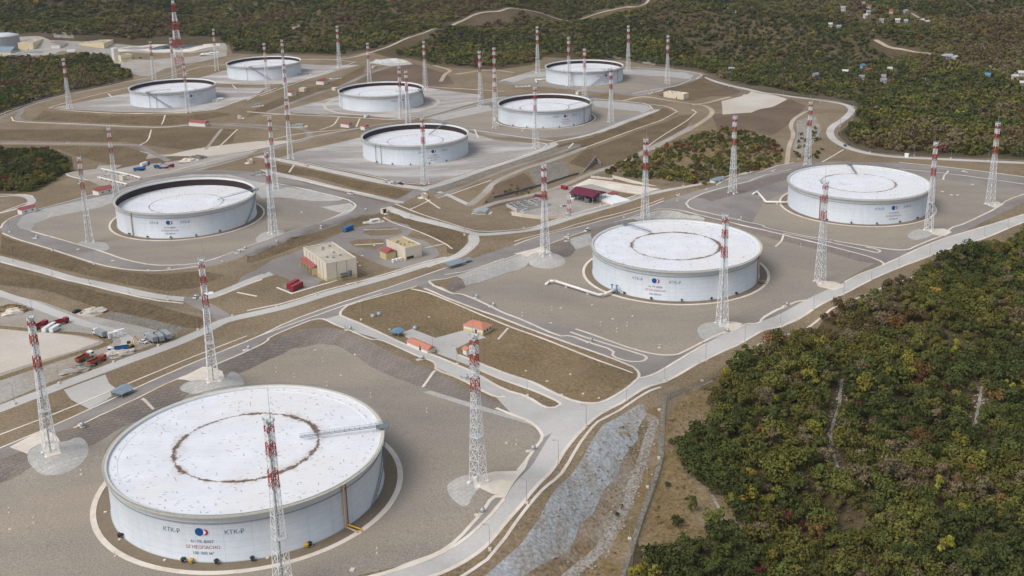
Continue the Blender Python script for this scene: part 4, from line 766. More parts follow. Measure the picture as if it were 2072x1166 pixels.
def building(name, label, cat, nb, ntp, rt, lt, WM, RM, roof='flat', group=None, win=None, door=True, over=.5, plinth=None, dims=None):
    P0, h, la, lb, rz = frame_of(nb, ntp, rt, lt)
    if dims: la, lb, h = [d or o for d, o in zip(dims, (la, lb, h))]
    t = thing(name, label, cat, P0, rz, group)
    MB().box((la/2, lb/2, (h-2)/2), (la, lb, h+2)).build('wall', WM, t)
    if plinth: MB().box((la/2, lb/2, -.2), (la+.12, lb+.12, 3.2)).build('plinth', plinth, t)
    if roof == 'flat':
        g = MB(); w = .5
        for c, d in (((la/2, w/2-.06, h+.25), (la+.12, w, .7)), ((la/2, lb-w/2+.06, h+.25), (la+.12, w, .7)), ((w/2-.06, lb/2, h+.25), (w, lb-2*w, .7)), ((la-w/2+.06, lb/2, h+.25), (w, lb-2*w, .7))): g.box(c, d)
        g.build('parapet', WM, t); g = MB(); g.box((la/2, lb/2, h+.05), (la-2*w+.02, lb-2*w+.02, .1)); r = g.build('roof', RM, t)
        if la*lb > 150:
            g = MB(); rr = random.Random(name+label)
            for i in range(7): g.box((rr.uniform(.15, .85)*la, rr.uniform(.15, .85)*lb, h+.5), (rr.uniform(.6, 1.6), rr.uniform(.6, 1.2), .9))
            g.build('roof_vent', galv, r)
    else:
        e = over; k = h+.02; rh = min(la, lb)*.22+.4; g = MB()
        if roof == 'hip':
            i = min(la, lb)/2; v = [(-e, -e, k), (la+e, -e, k), (la+e, lb+e, k), (-e, lb+e, k)]
            v += [(i, lb/2, k+rh), (la-i, lb/2, k+rh)] if la > lb else [(la/2, i, k+rh), (la/2, lb-i, k+rh)]
            f = [(0, 1, 5, 4), (1, 2, 5), (2, 3, 4, 5), (3, 0, 4)] if la > lb else [(0, 1, 4), (1, 2, 5, 4), (2, 3, 5), (3, 0, 4, 5)]
        elif roof == 'shed':
            v = [(-e, -e, k), (la+e, -e, k), (la+e, lb+e, k+rh), (-e, lb+e, k+rh), (-e, lb+e, k), (la+e, lb+e, k)]; f = [(0, 1, 2, 3), (0, 3, 4), (1, 5, 2), (3, 2, 5, 4)]
        else:
            v = [(-e, -e, k), (la+e, -e, k), (la+e, lb+e, k), (-e, lb+e, k)]
            if la > lb: v += [(-e, lb/2, k+rh), (la+e, lb/2, k+rh)]; f = [(0, 1, 5, 4), (2, 3, 4, 5), (0, 4, 3), (1, 2, 5)]
            else: v += [(la/2, -e, k+rh), (la/2, lb+e, k+rh)]; f = [(0, 4, 5, 3), (1, 2, 5, 4), (0, 1, 4), (2, 3, 5)]
        g.v = v; g.f = f+[(0, 3, 2, 1)]; g.build('roof', RM, t)
    nwin = win if win is not None else (max(1, int(la/4)) if h > 2.4 else 0)
    for i in range(nwin):
        x = la*(i+.6)/(nwin+.2); f = MB().box((x, -.03, h*.55), (1.5, .1, 1.2)).build('window', wallw, t); MB().box((x, -.07, h*.55), (1.25, .08, 1.0)).build('pane', glass, f)
    if door and lb > 3: d = MB().box((-.04, lb*.35, 1.1), (.12, 1.2, 2.2)).build('door', dark, t)
    return t, la, lb, h
t, la, lb, h = building('pump_hall', 'large cream pump hall with panelled walls and a red roofed row of four garage bays', 'building', (662,570), (660.5,535), (720.6,523), (592.4,506), cream, flatroof, win=0, door=False, plinth=creamy)
g = MB()
for i in range(1, 7): g.box((-.05, lb*i/7, h/2), (.16, .18, h))
for i in range(1, 3): g.box((la*i/3, -.05, h/2), (.18, .16, h))
g.build('downpipe', pm('pipe_grey', s2l(130,128,126)), t)
y0, y1 = lb*.42, lb*.96; g = MB(); n = 4
for i in range(n+1): y = y0+(y1-y0)*i/n; g.box((-1.6, y, 2.1), (3.1, .5, 4.4))
g.box((-.15, (y0+y1)/2, 2.1), (.2, y1-y0, 4.2)); g.box((-3.0, (y0+y1)/2, 3.9), (.35, y1-y0, .9)); gb = g.build('garage_bay', creamy, t)
g = MB(); g.v = [(-3.6, y0-.5, 4.35), (0, y0-.5, 5.7), (0, y1+.5, 5.7), (-3.6, y1+.5, 4.35), (-3.6, y0-.5, 4.2), (0, y0-.5, 5.5), (0, y1+.5, 5.5), (-3.6, y1+.5, 4.2)]; g.f = [(0, 1, 2, 3), (0, 4, 5, 1), (3, 2, 6, 7), (0, 3, 7, 4), (4, 7, 6, 5)]; g.build('canopy_roof', redroof, t)
for i in range(n): y = y0+(y1-y0)*(i+.5)/n; MB().box((-.32, y, 1.9), (.1, (y1-y0)/n-1.0, 3.4)).build('garage_door', pm('bay_door', s2l(120,112,70)) if i == 0 else bpy.data.materials['bay_door'], t)
g = MB(); g.beam((la*.75, -1.2, 1), (la*.75, -1.2, 4.2), .9, 10); g.box((la*.55, -.8, 3), (4, 1.2, .5)); g.box((la*.55, -.8, 1.2), (4, 1.2, .5)); g.build('ventilation_unit', pm('vent_grey', s2l(88,98,106)), t)
t, la, lb, h = building('switch_house', 'cream block with ochre flat roof and a small red roofed annex', 'building', (821,528), (820,504), (853,496), (776,488), cream, ochre, win=0, door=False, plinth=creamy)
MB().box((la*.28, -.06, 1.5), (la*.42, .1, 1.6)).build('louvre', dark, t)
g = MB().box((-4.2, lb*.62, 1.5), (7, 7.5, 5)); g.build('annex', creamy, t); g = MB(); x0, x1, ya, yb = -8.1, -.1, lb*.62-4.2, lb*.62+4.2; g.v = [(x0, ya, 4), (x1, ya, 4), (x1, yb, 4), (x0, yb, 4), ((x0+x1)/2, ya, 6), ((x0+x1)/2, yb, 6)]; g.f = [(0, 4, 5, 3), (1, 2, 5, 4), (0, 1, 4), (2, 3, 5), (0, 3, 2, 1)]; g.build('annex_roof', redroof, t)
g = MB(); 
for i in range(3): g.box((-2.2-i*2.4, lb*.12, .9), (1.6, 1.8, 2))
g.build('cooling_unit', white, t)
building('guard_house', 'white house with orange red hipped tile roof beside the brown grass field', 'house', (977,679), (977,667), (995,657), (944,654), wallw, tile, 'hip', win=3, over=.6, plinth=creamy)
building('valve_house', 'long low building with red tile roof along the light branch road', 'building', (865,716), (864.5,709), (881,703), (825,691), wallw, tile, 'gable', win=0, over=.4)
building('meter_hut', 'tiny white hut with red tile roof on the grass beside the paved yard', 'hut', (944,720), (944,712), (950,710), (940,707), wallw, tile, 'gable', win=0, door=True, dims=(3, 3, 2.6))
G1_ = 'small red roofed substations'
for (lab, a) in [('red roofed white hut left of the mast between pipe yard and left tank', ((200,395), (200,388), (229,381), (189,384))), ('red roofed white hut by the curved kerb at the far left', ((45,434), (45,426), (73,419), (32,424))),
    ('small red roofed hut below the far equipment yard, upper one of two', ((655,172), (655,165), (664,162), (643,163))), ('small red roofed hut beside three masts in line left of the pale ringed tank', ((590,195), (590,188), (599,186), (581,187))),
    ('wider red roofed hut on the bank left of the middle tank', ((706,259), (706,253), (713,251), (683,252))), ('narrow red roofed hut on the bank next to the middle tank', ((738,264), (738,257), (747,255), (726,256))),
    ('dark red roofed long hut with white sheds below the far left tank', ((415,257), (415,250), (424,247), (387,246)))]:
    building('substation', lab, 'hut', *a, wallw, redroof, 'gable', G1_, win=2, over=.35, door=False)
building('store_hut', 'pale pink roofed hut behind the slab basin tank', 'hut', (1170,192), (1170,186), (1178,184), (1157,187), wallw, pm('pale_pink_roof', s2l(206,176,168)), 'gable', None, win=1, door=False)
building('substation', 'long cream windowless block on the bank right of the far tank basin', 'building', (1383,202), (1383,192), (1393.6,189), (1354,184), pm('cream_block', s2l(224,212,188)), cream, 'flat', None, win=0)
for (lab, a) in [('small cream cabin left of the pale ringed tank beside the road', ((616,186), (616,180), (620,178), (604,180))), ('flat cream cabin between road and pale ringed tank', ((678,184), (678,179), (683,178), (665,179)))]:
    building('cabin', lab, 'cabin', *a, cream, cream, 'flat', 'small cream cabins', win=1, door=False)
building('fire_station', 'cream block building with a red gate at the top left beside the grey tank', 'building', (68,102), (67,87), (91,78), (40.5,86), pm('yellow_cream', s2l(232,216,176)), flatroof, 'flat', win=7)
building('garage', 'low white garage with dark open bays at the top left', 'building', (121.6,98), (121.6,91), (135,85.5), (104,91), wallw, pm('pale_roof', s2l(196,186,178)), 'shed', win=4, door=False)
building('control_building', 'long cream building with flat roof beside the lined ponds', 'building', (211,98.5), (210,88), (229,81), (163,87.6), bpy.data.materials['yellow_cream'], flatroof, 'flat', win=3)
t, la, lb, h = building('office_block', 'cream office with a tall white stair tower in front of the ponds', 'building', (246,126.7), (245,113.7), (267,111), (224,112), bpy.data.materials['yellow_cream'], flatroof, 'flat', win=8)
MB().box((-2, lb-5, 9), (7, 9, 22)).build('stair_tower', wallw, t)
building('workshop', 'low building with blue grey roof at the top left edge below the round tank', 'building', (22,112), (22,105), (40,100), (-25,103), cream, bluer, 'gable', win=4)
building('container_office', 'small white cabin on the works yard edge above the dark wood', 'cabin', (152,106), (152,102), (153.5,101), (136,102), white, white, 'flat', win=2, door=False)
building('gate_hut', 'tiny white hut with two dark openings beside the right perimeter road', 'hut', (1838,319), (1838,313), (1840,312), (1829,313), white, white, 'flat', win=2, door=False)
building('booth', 'low building with pale blue roof beside the asphalt road left of the rightmost tank', 'hut', (1446,371), (1446,366), (1464,362), (1438,363), wallw, bluer, 'gable', win=2, door=False)
def shelter(name, lab, nb, ntp, rt, lt, RM, group=None, PM=None, wall=False, gable=True, truss=False):
    P0, h, la, lb, rz = frame_of(nb, ntp, rt, lt); t = thing(name, lab, 'shelter', P0, rz, group); nx = max(2, int(la/5)+1); ny = 2 if lb < 9 else max(2, int(lb/6)+1)
    for i in range(nx):
        for j in range(ny): x = la*i/(nx-1); y = lb*j/(ny-1); MB().beam((x, y, -2), (x, y, h), .18 if la < 20 else .3, 4).build('post', PM or galv, t)
    e = .8; rh = (.16*min(la, lb)+.3) if gable else .5; g = MB()
    if la > lb or not gable: g.v = [(-e, -e, h), (la+e, -e, h), (la+e, lb/2, h+rh), (-e, lb/2, h+rh), (la+e, lb+e, h), (-e, lb+e, h)]; g.f = [(0, 1, 2, 3), (3, 2, 4, 5), (0, 3, 5), (1, 4, 2), (0, 5, 4, 1)]
    else: g.v = [(-e, -e, h), (la/2, -e, h+rh), (la/2, lb+e, h+rh), (-e, lb+e, h), (la+e, -e, h), (la+e, lb+e, h)]; g.f = [(0, 1, 2, 3), (1, 4, 5, 2), (0, 4, 1), (3, 2, 5), (0, 3, 5, 4)]
    g.build('roof', RM, t)
    if wall: MB().box((la/2, lb-.3, h*.45), (la*.96, .2, h*.85)).build('wall', paleblue, t)
    return t, la, lb, h
shelter('pump_shelter', 'open sided shelter with blue grey roof beside the paved patch, lower left', (247,806), (246,797), (267,785), (226,792), bluer, wall=True)
shelter('pump_shelter', 'longer pale blue roofed shelter beside the light road near the cream hall', (911,545), (911,537), (937,530), (902,532), bluer, 'pale blue shelters by the road')
shelter('pump_shelter', 'small square blue roofed shelter right of the longer one by the road', (944,533), (944,527), (952,524), (937,525), bluer, 'pale blue shelters by the road')
shelter('pump_shelter', 'small blue canopy on posts at the corner of the paved field yard', (806,682), (806,674), (814,668), (798,667), pm('blue_canopy', s2l(110,142,168)))
t, la, lb, h = shelter('process_shed', 'big open shed with maroon gabled roof in the sunken treatment plant', (1199,414), (1198.6,399), (1226,389), (1154,390), maroon, None, None, wall=True)
g = MB()
for i in range(9): g.box((la*(.12+.09*i), lb*(.3+.05*(i % 4)), 1.6), (2.2, 3.4, 3.2)); g.beam((la*.1, lb*.2+i, 3.5), (la*.9, lb*.2+i, 3.5), .25, 6)
g.build('machinery', pm('plant_grey', s2l(120,118,122)), t)
shelter('shed', 'low maroon roofed shelter left of the big maroon shed', (1100,405), (1100,400), (1106,396), (1079,400), maroon)
shelter('shed', 'small red roofed shelter on posts right of the big maroon shed', (1241,398), (1241,393), (1247,390), (1232,391), redroof)
MB_ = MB(); p = at(1238, 405); t = thing('covered_basin', 'flat white covered basin right of the big maroon shed', 'basin', p, .55)
MB().box((0, 0, .6), (16, 24, 1.6)).build('cover', white, t); MB().box((0, 0, .2), (17, 25, 1.2)).build('rim', conc, t)
def wallline(lab, pts, hgt, thick=.5, M=None, name='retaining_wall'):
    P = unproj(pts); g = MB()
    for a, b in zip(P[:-1], P[1:]):
        d = np.hypot(b[0]-a[0], b[1]-a[1]); g.box(((a[0]+b[0])/2, (a[1]+b[1])/2, (a[2]+b[2])/2+hgt/2-.5), (d+thick*.9, thick, hgt+1), math.atan2(b[1]-a[1], b[0]-a[0]))
    return tagg(g.build(name, M or conc), lab, 'wall')
wallline('pale concrete wall along the lower edge of the treatment plant', [(1036,436), (1060,440), (1098,444), (1140,441)], 2.5)
wallline('long low retaining wall behind the treatment plant, beside the scrub slope', [(1196,360), (1240,364), (1340,378)], 1.5)
wallline('dark retaining wall along the track above the treatment plant', [(1000,402), (1022,396), (1060,386), (1110,372), (1170,353)], 1.8, M=pm('dark_wall', s2l(104,104,102)))
wallline('short grey retaining wall beside the rubble slope near the treatment plant', [(1180,350), (1206,327), (1216,334)], 3.0, M=pm('wall_grey', s2l(150,148,144)))
# basins and machines inside the plant
p = at(1075, 420); t = thing('settling_basin', 'grey concrete settling basins with pipes left of the plant yard', 'basin', p, .5)
g = MB()
for i in range(4): g.box((-14+9*i, 4, 1), (.6, 16, 2.4)); g.box((0, -4+5.3*i, 1), (28, .5, 2.4))
g.build('basin_wall', MT['concrete'], t)
for i in range(5): MB().beam((-13+6*i, -4, 2.6), (-11+6*i, 12, 2.6), .35, 8).build('pipe', galv, t)
for i, (u, v, lab) in enumerate([(1092, 412, 'grey pump skid left of the white car in the plant yard'), (1062, 428, 'small grey pump skid inside the pale lower wall of the plant'), (1160, 404, 'white cabinet group at the left end of the big maroon shed'), (1148, 436, 'grey rubble coloured pump skid at the lower corner of the plant')]):
    p = at(u, v); t = thing('pump_skid', lab, 'machinery', p, .4+.3*i, 'pump skids in the plant')
    MB().box((0, 0, .3), (6, 4, .6)).build('base', conc, t)
    for k_ in range(3): MB().beam((-2+2*k_, -1.4, 1.3), (-2+2*k_, 1.4, 1.3), .6, 8).build('pump', white if i == 2 else galv, t)
# steel truss gantry
p = at(1152, 431); t = thing('crane_tower', 'small red and white lattice crane tower in the plant yard', 'crane', p, .3)
for q in range(4):
    g = MB(); z0, z1 = q*3.2, q*3.2+3.2
    for a, b in (((-1, -1), (1, -1)), ((1, -1), (1, 1)), ((1, 1), (-1, 1)), ((-1, 1), (-1, -1))): g.beam((*a, z0), (*a, z1), .13); g.beam((*a, z0), (*b, z1), .09); g.beam((*a, z1), (*b, z1), .09)
    g.build('section', red if q % 2 == 0 else white, t)
# round grey tank, top left
p = at(8, 97); t = thing('water_tank', 'round grey storage tank with shallow domed white roof at the top left edge', 'tank', p)
MB().lathe([(24, -2), (24, 19)], 64).build('shell', pm('grey_shell', s2l(160,162,164)), t, True); MB().lathe([(24.4, 18.9), (24.4, 19.4), (12, 22), (.01, 23)], 64).build('roof', pm('grey_white_roof', s2l(206,210,214)), t, True)
g = MB()
for i in range(20): a = -1.9+i*.035; g.beam((24.8*math.cos(a), 24.8*math.sin(a), 19-i), (24.8*math.cos(a+.035), 24.8*math.sin(a+.035), 18-i), .25)
g.build('spiral_stair', dark, t)
def pipework(name, lab, u, v, w, d, rz, M1, M2, n=6, seed=1, group=None):
    p = at(u, v); t = thing(name, lab, 'pipework', p, rz, group); r_ = random.Random(seed); MB().box((0, 0, .1), (w, d, .5)).build('base', conc, t)
    for i in range(n): y = -d/2+d*(i+.5)/n; MB().path([(-w*.45, y, 1.5), (-w*.1, y, 1.5), (-w*.1, y, 2.6), (w*.3, y, 2.6), (w*.3, y, .4)], .32, 6).build('pipe', M1, t)
    for i in range(3): MB().box((-w*.3+w*.3*i, 0, 1.6), (.5, d*.95, .4)).build('header', M2, t)
pipework('manifold', 'blue and white pipe manifold in front of the grey tank at the top left', 62, 108, 60, 22, .1, galv, white, 8, 1)
pipework('manifold', 'white pipe manifold in the small far equipment yard', 790, 126, 40, 30, .3, white, galv, 7, 2)
pipework('manifold', 'white valve manifold at the right end of the lined ponds', 428, 110, 34, 12, .2, white, red, 5, 3)
pipework('manifold', 'row of grey blue pipes beside the light road fork left of the treatment plant', 975, 432, 14, 9, -.25, galv, paleblue, 8, 4)
pipework('manifold', 'grey pipe rack on the bank left of the middle tank', 602, 257, 20, 8, .1, galv, dark, 6, 5)
pipework('manifold', 'dark equipment rack with grey roof at the base of the far bank', 520, 215, 14, 8, .5, galv, dark, 4, 6)
pipework('manifold', 'dark roofed rack beside the far equipment yard road', 679, 159, 14, 8, .5, galv, dark, 4, 7)
pipework('manifold', 'white pipes and yellow box at the right foot of the far left tank', 443, 204, 16, 10, .3, white, galv, 4, 8)
pipework('manifold', 'pipes at the right foot of the farthest upper left tank', 615, 152, 18, 8, .3, galv, bsteel, 4, 9)
pipework('manifold', 'grey rack with dark cabinet behind the slab basin tank', 1058, 175, 18, 9, .1, galv, dark, 4, 10)
pipework('manifold', 'metal frames in the small clearing at the end of the lane by the pumping cabin', 1102, 293, 1, 1, 0, galv, galv, 1, 11) if False else None
pipework('manifold', 'blue grey pipe rack on the bank road right of the tan pipe tank', 520, 355, 12, 5, .4, galv, paleblue, 4, 12)
pipework('manifold', 'thin white pipes behind the blue container, above the small loop road', 755, 452, 16, 4, .5, white, galv, 3, 13)
# big insulated pipes
def bigpipe(lab, pts, r, M, hs=None, sup=True):
    P = unproj(pts); hs = hs or [1.6]*len(pts); Q = [Vector((a[0], a[1], a[2]+h)) for a, h in zip(P, hs)]; t = thing('pipeline', lab, 'pipe', Q[0]); L = [q-Q[0] for q in Q]
    g = MB(); g.path(L, r, 12)
    for q in L[1:-1]: g.blob(q, (r, r, r), 10, 6, 0)
    g.build('pipe', M, t, True)
    if sup:
        for a, b in zip(L[:-1], L[1:]):
            n = int((b-a).length/11)
            for i in range(n): p_ = a+(b-a)*(i+.5)/max(n, 1); MB().box((p_.x, p_.y, p_.z-r-.6), (1.2, 1.2, 1.6)).build('support', conc, t)
    return t
insul = pm('pipe_insulation', s2l(232,230,226))
t = bigpipe('thick white pipe with blue valves running to the tank with brown roof ring', [(1104,577), (1112,574), (1124,575), (1211,603), (1222,602), (1248,590)], .75, insul, [.2, 1.5, 1.8, 1.8, 1.8, 1.6])
p = at(1248, 594); r0 = t.location
for i, (dx, dy) in enumerate(((0, 0), (3.2, 1), (-2.5, 1.5), (1.5, 3.4))):
    c = (p[0]-r0[0]+dx, p[1]-r0[1]+dy, p[2]-r0[2]+1.2); g = MB(); g.lathe([(.0, -.4), (.9, -.3), (.9, .3), (.0, .4)], 10, c); g.beam(c, (c[0], c[1], c[2]+3.4), .3, 8); g.lathe([(.0, 0), (.8, .05), (.8, .4), (.0, .5)], 10, (c[0], c[1], c[2]+3.2)); g.build('valve', pm('valve_blue', s2l(86,124,158)) if i == 0 else bpy.data.materials['valve_blue'], t)
t = bigpipe('thick white pipe bending to the left foot of the rightmost tank', [(1523,394), (1532,392), (1550,413), (1594,414)], .75, insul, [.3, 1.6, 1.6, 1.6])
bigpipe('long white pipe along the lower side of the pipe yard at the left', [(198,362), (226,369), (257,377)], .6, insul); bigpipe('upper white pipe crossing the pipe yard behind the mast', [(205,345), (228,350), (262,357), (285,364)], .7, insul); bigpipe('short white pipe joining the corner of the pipe yard', [(198,363), (214,358), (230,353)], .5, insul)
bigpipe('white pipe crossing from the rust streaked tank to the road', [(1105,163), (1090,164), (1083,163), (1086,170)], .8, insul)
building('pump_cabin', 'small beige cabin among the white pipes of the yard at the left', 'cabin', (249,366), (249,358), (256,356), (241,356), cream, cream, 'flat', win=0, door=False)
# ------------------------------------------------------------------ vehicles
def paint(n, c): return pm(n, c, 0.35, var=0.97)
PC = {'white': paint('car_white', (.75, .76, .77)), 'red': paint('truck_red', s2l(146,44,50)), 'blue': paint('truck_blue', s2l(36,92,146)), 'grey': paint('truck_grey', s2l(148,154,158)), 'dark': paint('car_dark', s2l(44,50,66)), 'orange': paint('truck_orange', s2l(158,84,66)), 'yellow': paint('digger_yellow', s2l(206,168,92)), 'silver': paint('car_silver', s2l(178,184,190))}
def wheels(t, xs, w, r):
    for x in xs:
        for s_ in (-1, 1):
            g = MB(); g.beam((x, s_*(w/2-.18), r), (x, s_*(w/2+.06), r), r, 10); g.build('wheel', rubber, t)
def vehicle(kind, lab, col, u, v, u2, v2, col2=None, group=None):
    p = at(u, v); q = at(u2, v2); rz = math.atan2(q[1]-p[1], q[0]-p[0]); M = PC[col]; M2 = PC[col2] if col2 else M
    nm = {'car': 'parked_car', 'pickup': 'pickup_truck', 'van': 'van', 'dump': 'dump_truck', 'box': 'box_truck', 'tanker': 'tank_trailer', 'digger': 'excavator', 'bus': 'bus', 'crane': 'crane_truck'}[kind]
    t = thing(nm, lab, 'car' if kind == 'car' else 'vehicle', p, rz, group)
    if kind == 'car':
        MB().box((0, 0, .65), (4.4, 1.8, .7)).build('body', M, t); MB().box((-.15, 0, 1.25), (2.5, 1.6, .55), top=.8).build('cabin', glass, t); MB().box((-.15, 0, 1.55), (1.7, 1.3, .06)).build('roof', M, t); wheels(t, (-1.35, 1.35), 1.8, .33)
    elif kind == 'pickup':
        MB().box((0, 0, .85), (5.4, 1.95, .8)).build('body', M, t); MB().box((.7, 0, 1.55), (2.0, 1.75, .7), top=.82).build('cabin', glass, t); MB().box((.7, 0, 1.93), (1.5, 1.4, .06)).build('roof', M, t); MB().box((-1.6, 0, 1.3), (2.1, 1.8, .3)).build('load_bed', M2, t); wheels(t, (-1.7, 1.7), 1.95, .42)
    elif kind in ('van', 'bus'):
        L = 6.5 if kind == 'van' else 9.5; MB().box((0, 0, 1.55), (L, 2.2, 2.2)).build('body', M, t); MB().box((L/2-.75, 0, 2.0), (1.55, 2.24, .8)).build('windscreen', glass, t); MB().box((0, 0, 2.7), (L*.94, 2.0, .12)).build('roof', M, t); wheels(t, (-L*.32, L*.32), 2.2, .42)
    elif kind in ('dump', 'box', 'tanker', 'crane'):
        MB().box((3.6, 0, 1.75), (2.2, 2.5, 2.3)).build('cab', M, t); MB().box((4.0, 0, 2.3), (1.5, 2.54, .8)).build('windscreen', glass, t); MB().box((-.5, 0, .9), (8.6, 1.2, .4)).build('chassis', dark, t)
        if kind == 'dump':
            g = MB(); g.box((-1.6, 0, 1.35), (6.6, 2.5, .2)); g.box((-1.6, 1.2, 2.0), (6.6, .15, 1.2)); g.box((-1.6, -1.2, 2.0), (6.6, .15, 1.2)); g.box((1.65, 0, 2.1), (.15, 2.5, 1.5)); g.box((-4.85, 0, 1.95), (.15, 2.5, 1.1)); g.build('tipper_body', M2, t)
        elif kind == 'box': MB().box((-1.6, 0, 2.35), (7.2, 2.5, 2.5)).build('cargo_box', M2, t)
        elif kind == 'tanker':
            g = MB(); g.beam((-5.6, 0, 2.3), (1.8, 0, 2.3), 1.25, 14); g.build('tank', M2, t)
        else: g = MB(); g.box((-1.6, 0, 1.4), (7, 2.5, .3)); g.beam((1.2, 0, 1.6), (-6.0, 0, 5.5), .3, 4); g.box((1.2, 0, 2), (1.4, 2, 1.6)); g.build('crane_arm', M2, t)
        wheels(t, (3.4, -1.6, -3.2), 2.5, .52)
    elif kind == 'digger':
        g = MB(); [g.box((0, s_*1.1, .5), (3.8, .6, 1.0)) for s_ in (-1, 1)]; g.build('track', rubber, t); MB().box((0, 0, 1.5), (3.2, 2.4, 1.1)).build('body', M, t); MB().box((.6, .6, 2.5), (1.4, 1.1, 1.2)).build('cab', glass, t); g = MB(); g.beam((1.2, -.5, 1.8), (3.6, -.5, 5), .25); g.beam((3.6, -.5, 5), (5.6, -.5, 2.4), .2); g.box((5.7, -.5, 1.9), (.9, 1.1, .9)); g.build('boom', M, t)
    return t
VG = 'vehicles on the dirt yard'
for a in [('dump', 'dark red dump truck left of the white van on the dirt yard', 'red', 81, 664, 103, 656, 'red', VG), ('dump', 'dark red dump truck behind the white van on the dirt yard', 'red', 121, 657, 147, 650, 'red', VG),
 ('bus', 'long cream white bus between the red truck and the white van', 'white', 100, 668, 118, 660, None, VG), ('van', 'white van parked on the edge of the dirt yard', 'white', 112, 670, 131, 663, None, VG), ('box', 'grey box truck alone in the middle of the dirt yard', 'white', 202, 680, 187, 674, 'grey', VG),
 ('dump', 'white dump truck with empty dark orange bed beside the grass bank', 'white', 172, 728, 192, 718, 'orange', VG), ('dump', 'bright orange red truck with red load beside the rubble pile', 'orange', 197, 735, 214, 727, 'orange', VG), ('dump', 'truck with blue body near the yellow digger', 'white', 240, 712, 222, 714, 'blue', VG),
 ('digger', 'yellow digger beside the blue bodied truck', 'yellow', 262, 704, 270, 700, None, VG), ('car', 'white car parked before the row of grey trucks', 'white', 290, 694, 300, 697, None, VG), ('box', 'grey flatbed truck first in the row near the road fork', 'silver', 306, 690, 298, 685, 'grey', VG), ('box', 'grey trailer truck with dark cab in the row near the road fork', 'dark', 322, 688, 313, 680, 'grey', VG), ('box', 'outermost grey truck of the row beside the light road', 'grey', 336, 684, 327, 677, 'grey', VG),
 ('car', 'dark blue car beside the sand heap on the dirt yard', 'dark', 155, 632, 163, 629, None, VG), ('pickup', 'black pickup next to the sand heap on the dirt yard', 'dark', 172, 636, 182, 632, 'dark', VG),
 ('car', 'white car on the asphalt bend beside the mast with stone mound', 'white', 396, 603, 400, 599), ('car', 'white car parked behind the cream pump hall, nearer the hall', 'white', 688, 508, 676, 503), ('car', 'white car parked behind the cream pump hall, farther from the hall', 'white', 684, 503, 673, 499),
 ('pickup', 'white pickup with grey bed on the asphalt road behind the full tank', 'white', 1188, 468, 1182, 470, 'grey'), ('van', 'red fire van beside the big maroon shed', 'red', 1142, 383, 1135, 381), ('car', 'white car in the middle of the treatment plant yard', 'white', 1140, 418, 1146, 416),
 ('car', 'dark car driving on the curved right perimeter road', 'dark', 1710, 296, 1714, 298), ('car', 'silver white car on the asphalt road behind the rightmost tank', 'white', 1952, 349, 1958, 350), ('car', 'white car on the light road at the far left', 'white', 138, 291, 144, 291), ('car', 'white car on the asphalt bend at the upper left corner road', 'white', 46, 230, 51, 227),
 ('car', 'white car on the bank road before the middle tank', 'white', 779, 368, 786, 370), ('pickup', 'pale pickup behind the white car on the bank road', 'silver', 797, 372, 805, 373, 'white'), ('car', 'dark car last in line on the bank road', 'dark', 811, 373, 816, 374), ('pickup', 'white pickup at the kerb below the crossroads', 'white', 710, 394, 704, 393, 'dark'),
 ('tanker', 'blue tank truck parked on the left dirt yard', 'blue', 282, 346, 272, 347, 'blue'), ('box', 'white box truck with blue frame behind the blue tank truck', 'blue', 294, 336, 303, 333, 'white'), ('crane', 'blue crane truck beside the red trailer on the left yard', 'blue', 322, 341, 314, 341, 'blue'), ('crane', 'red crane truck beside the blue one on the left yard', 'red', 342, 340, 352, 338, 'red'),
 ('car', 'dark green car beside the office with stair tower', 'dark', 284, 118, 288, 119), ('car', 'white car parked before the long cream building by the ponds', 'white', 155, 94, 161, 94), ('van', 'white van at the small far equipment yard', 'white', 757, 138, 762, 137), ('car', 'white car on the ring road right of the far tank basin', 'white', 1321, 187, 1327, 185), ('van', 'small white van beside the light road left of the pale ringed tank', 'white', 742, 238, 748, 237)]:
    vehicle(*a)
for (u, v, u2, v2, M, lab, L) in [(590, 590, 612, 580, PC['red'], 'front one of two red containers on the paved corner by the cream hall', 9), (584, 585, 600, 577, PC['red'], 'rear one of two red containers on the paved corner by the cream hall', 9), (697, 470, 714, 465, bsteel, 'blue container cabin beside the loop road', 8)]:
    p = at(u, v); q = at(u2, v2); t = thing('container', lab, 'container', p, math.atan2(q[1]-p[1], q[0]-p[0])); MB().box((L/2, 0, 1.7), (L, 2.6, 2.8)).build('body', M, t); MB().box((L/2, 0, .15), (L+.8, 3, .3)).build('skid_frame', dark, t); g = MB(); [g.box((i*1.0+.5, 0, 1.7), (.12, 2.72, 2.6)) for i in range(L)]; g.build('ribs', M, t)
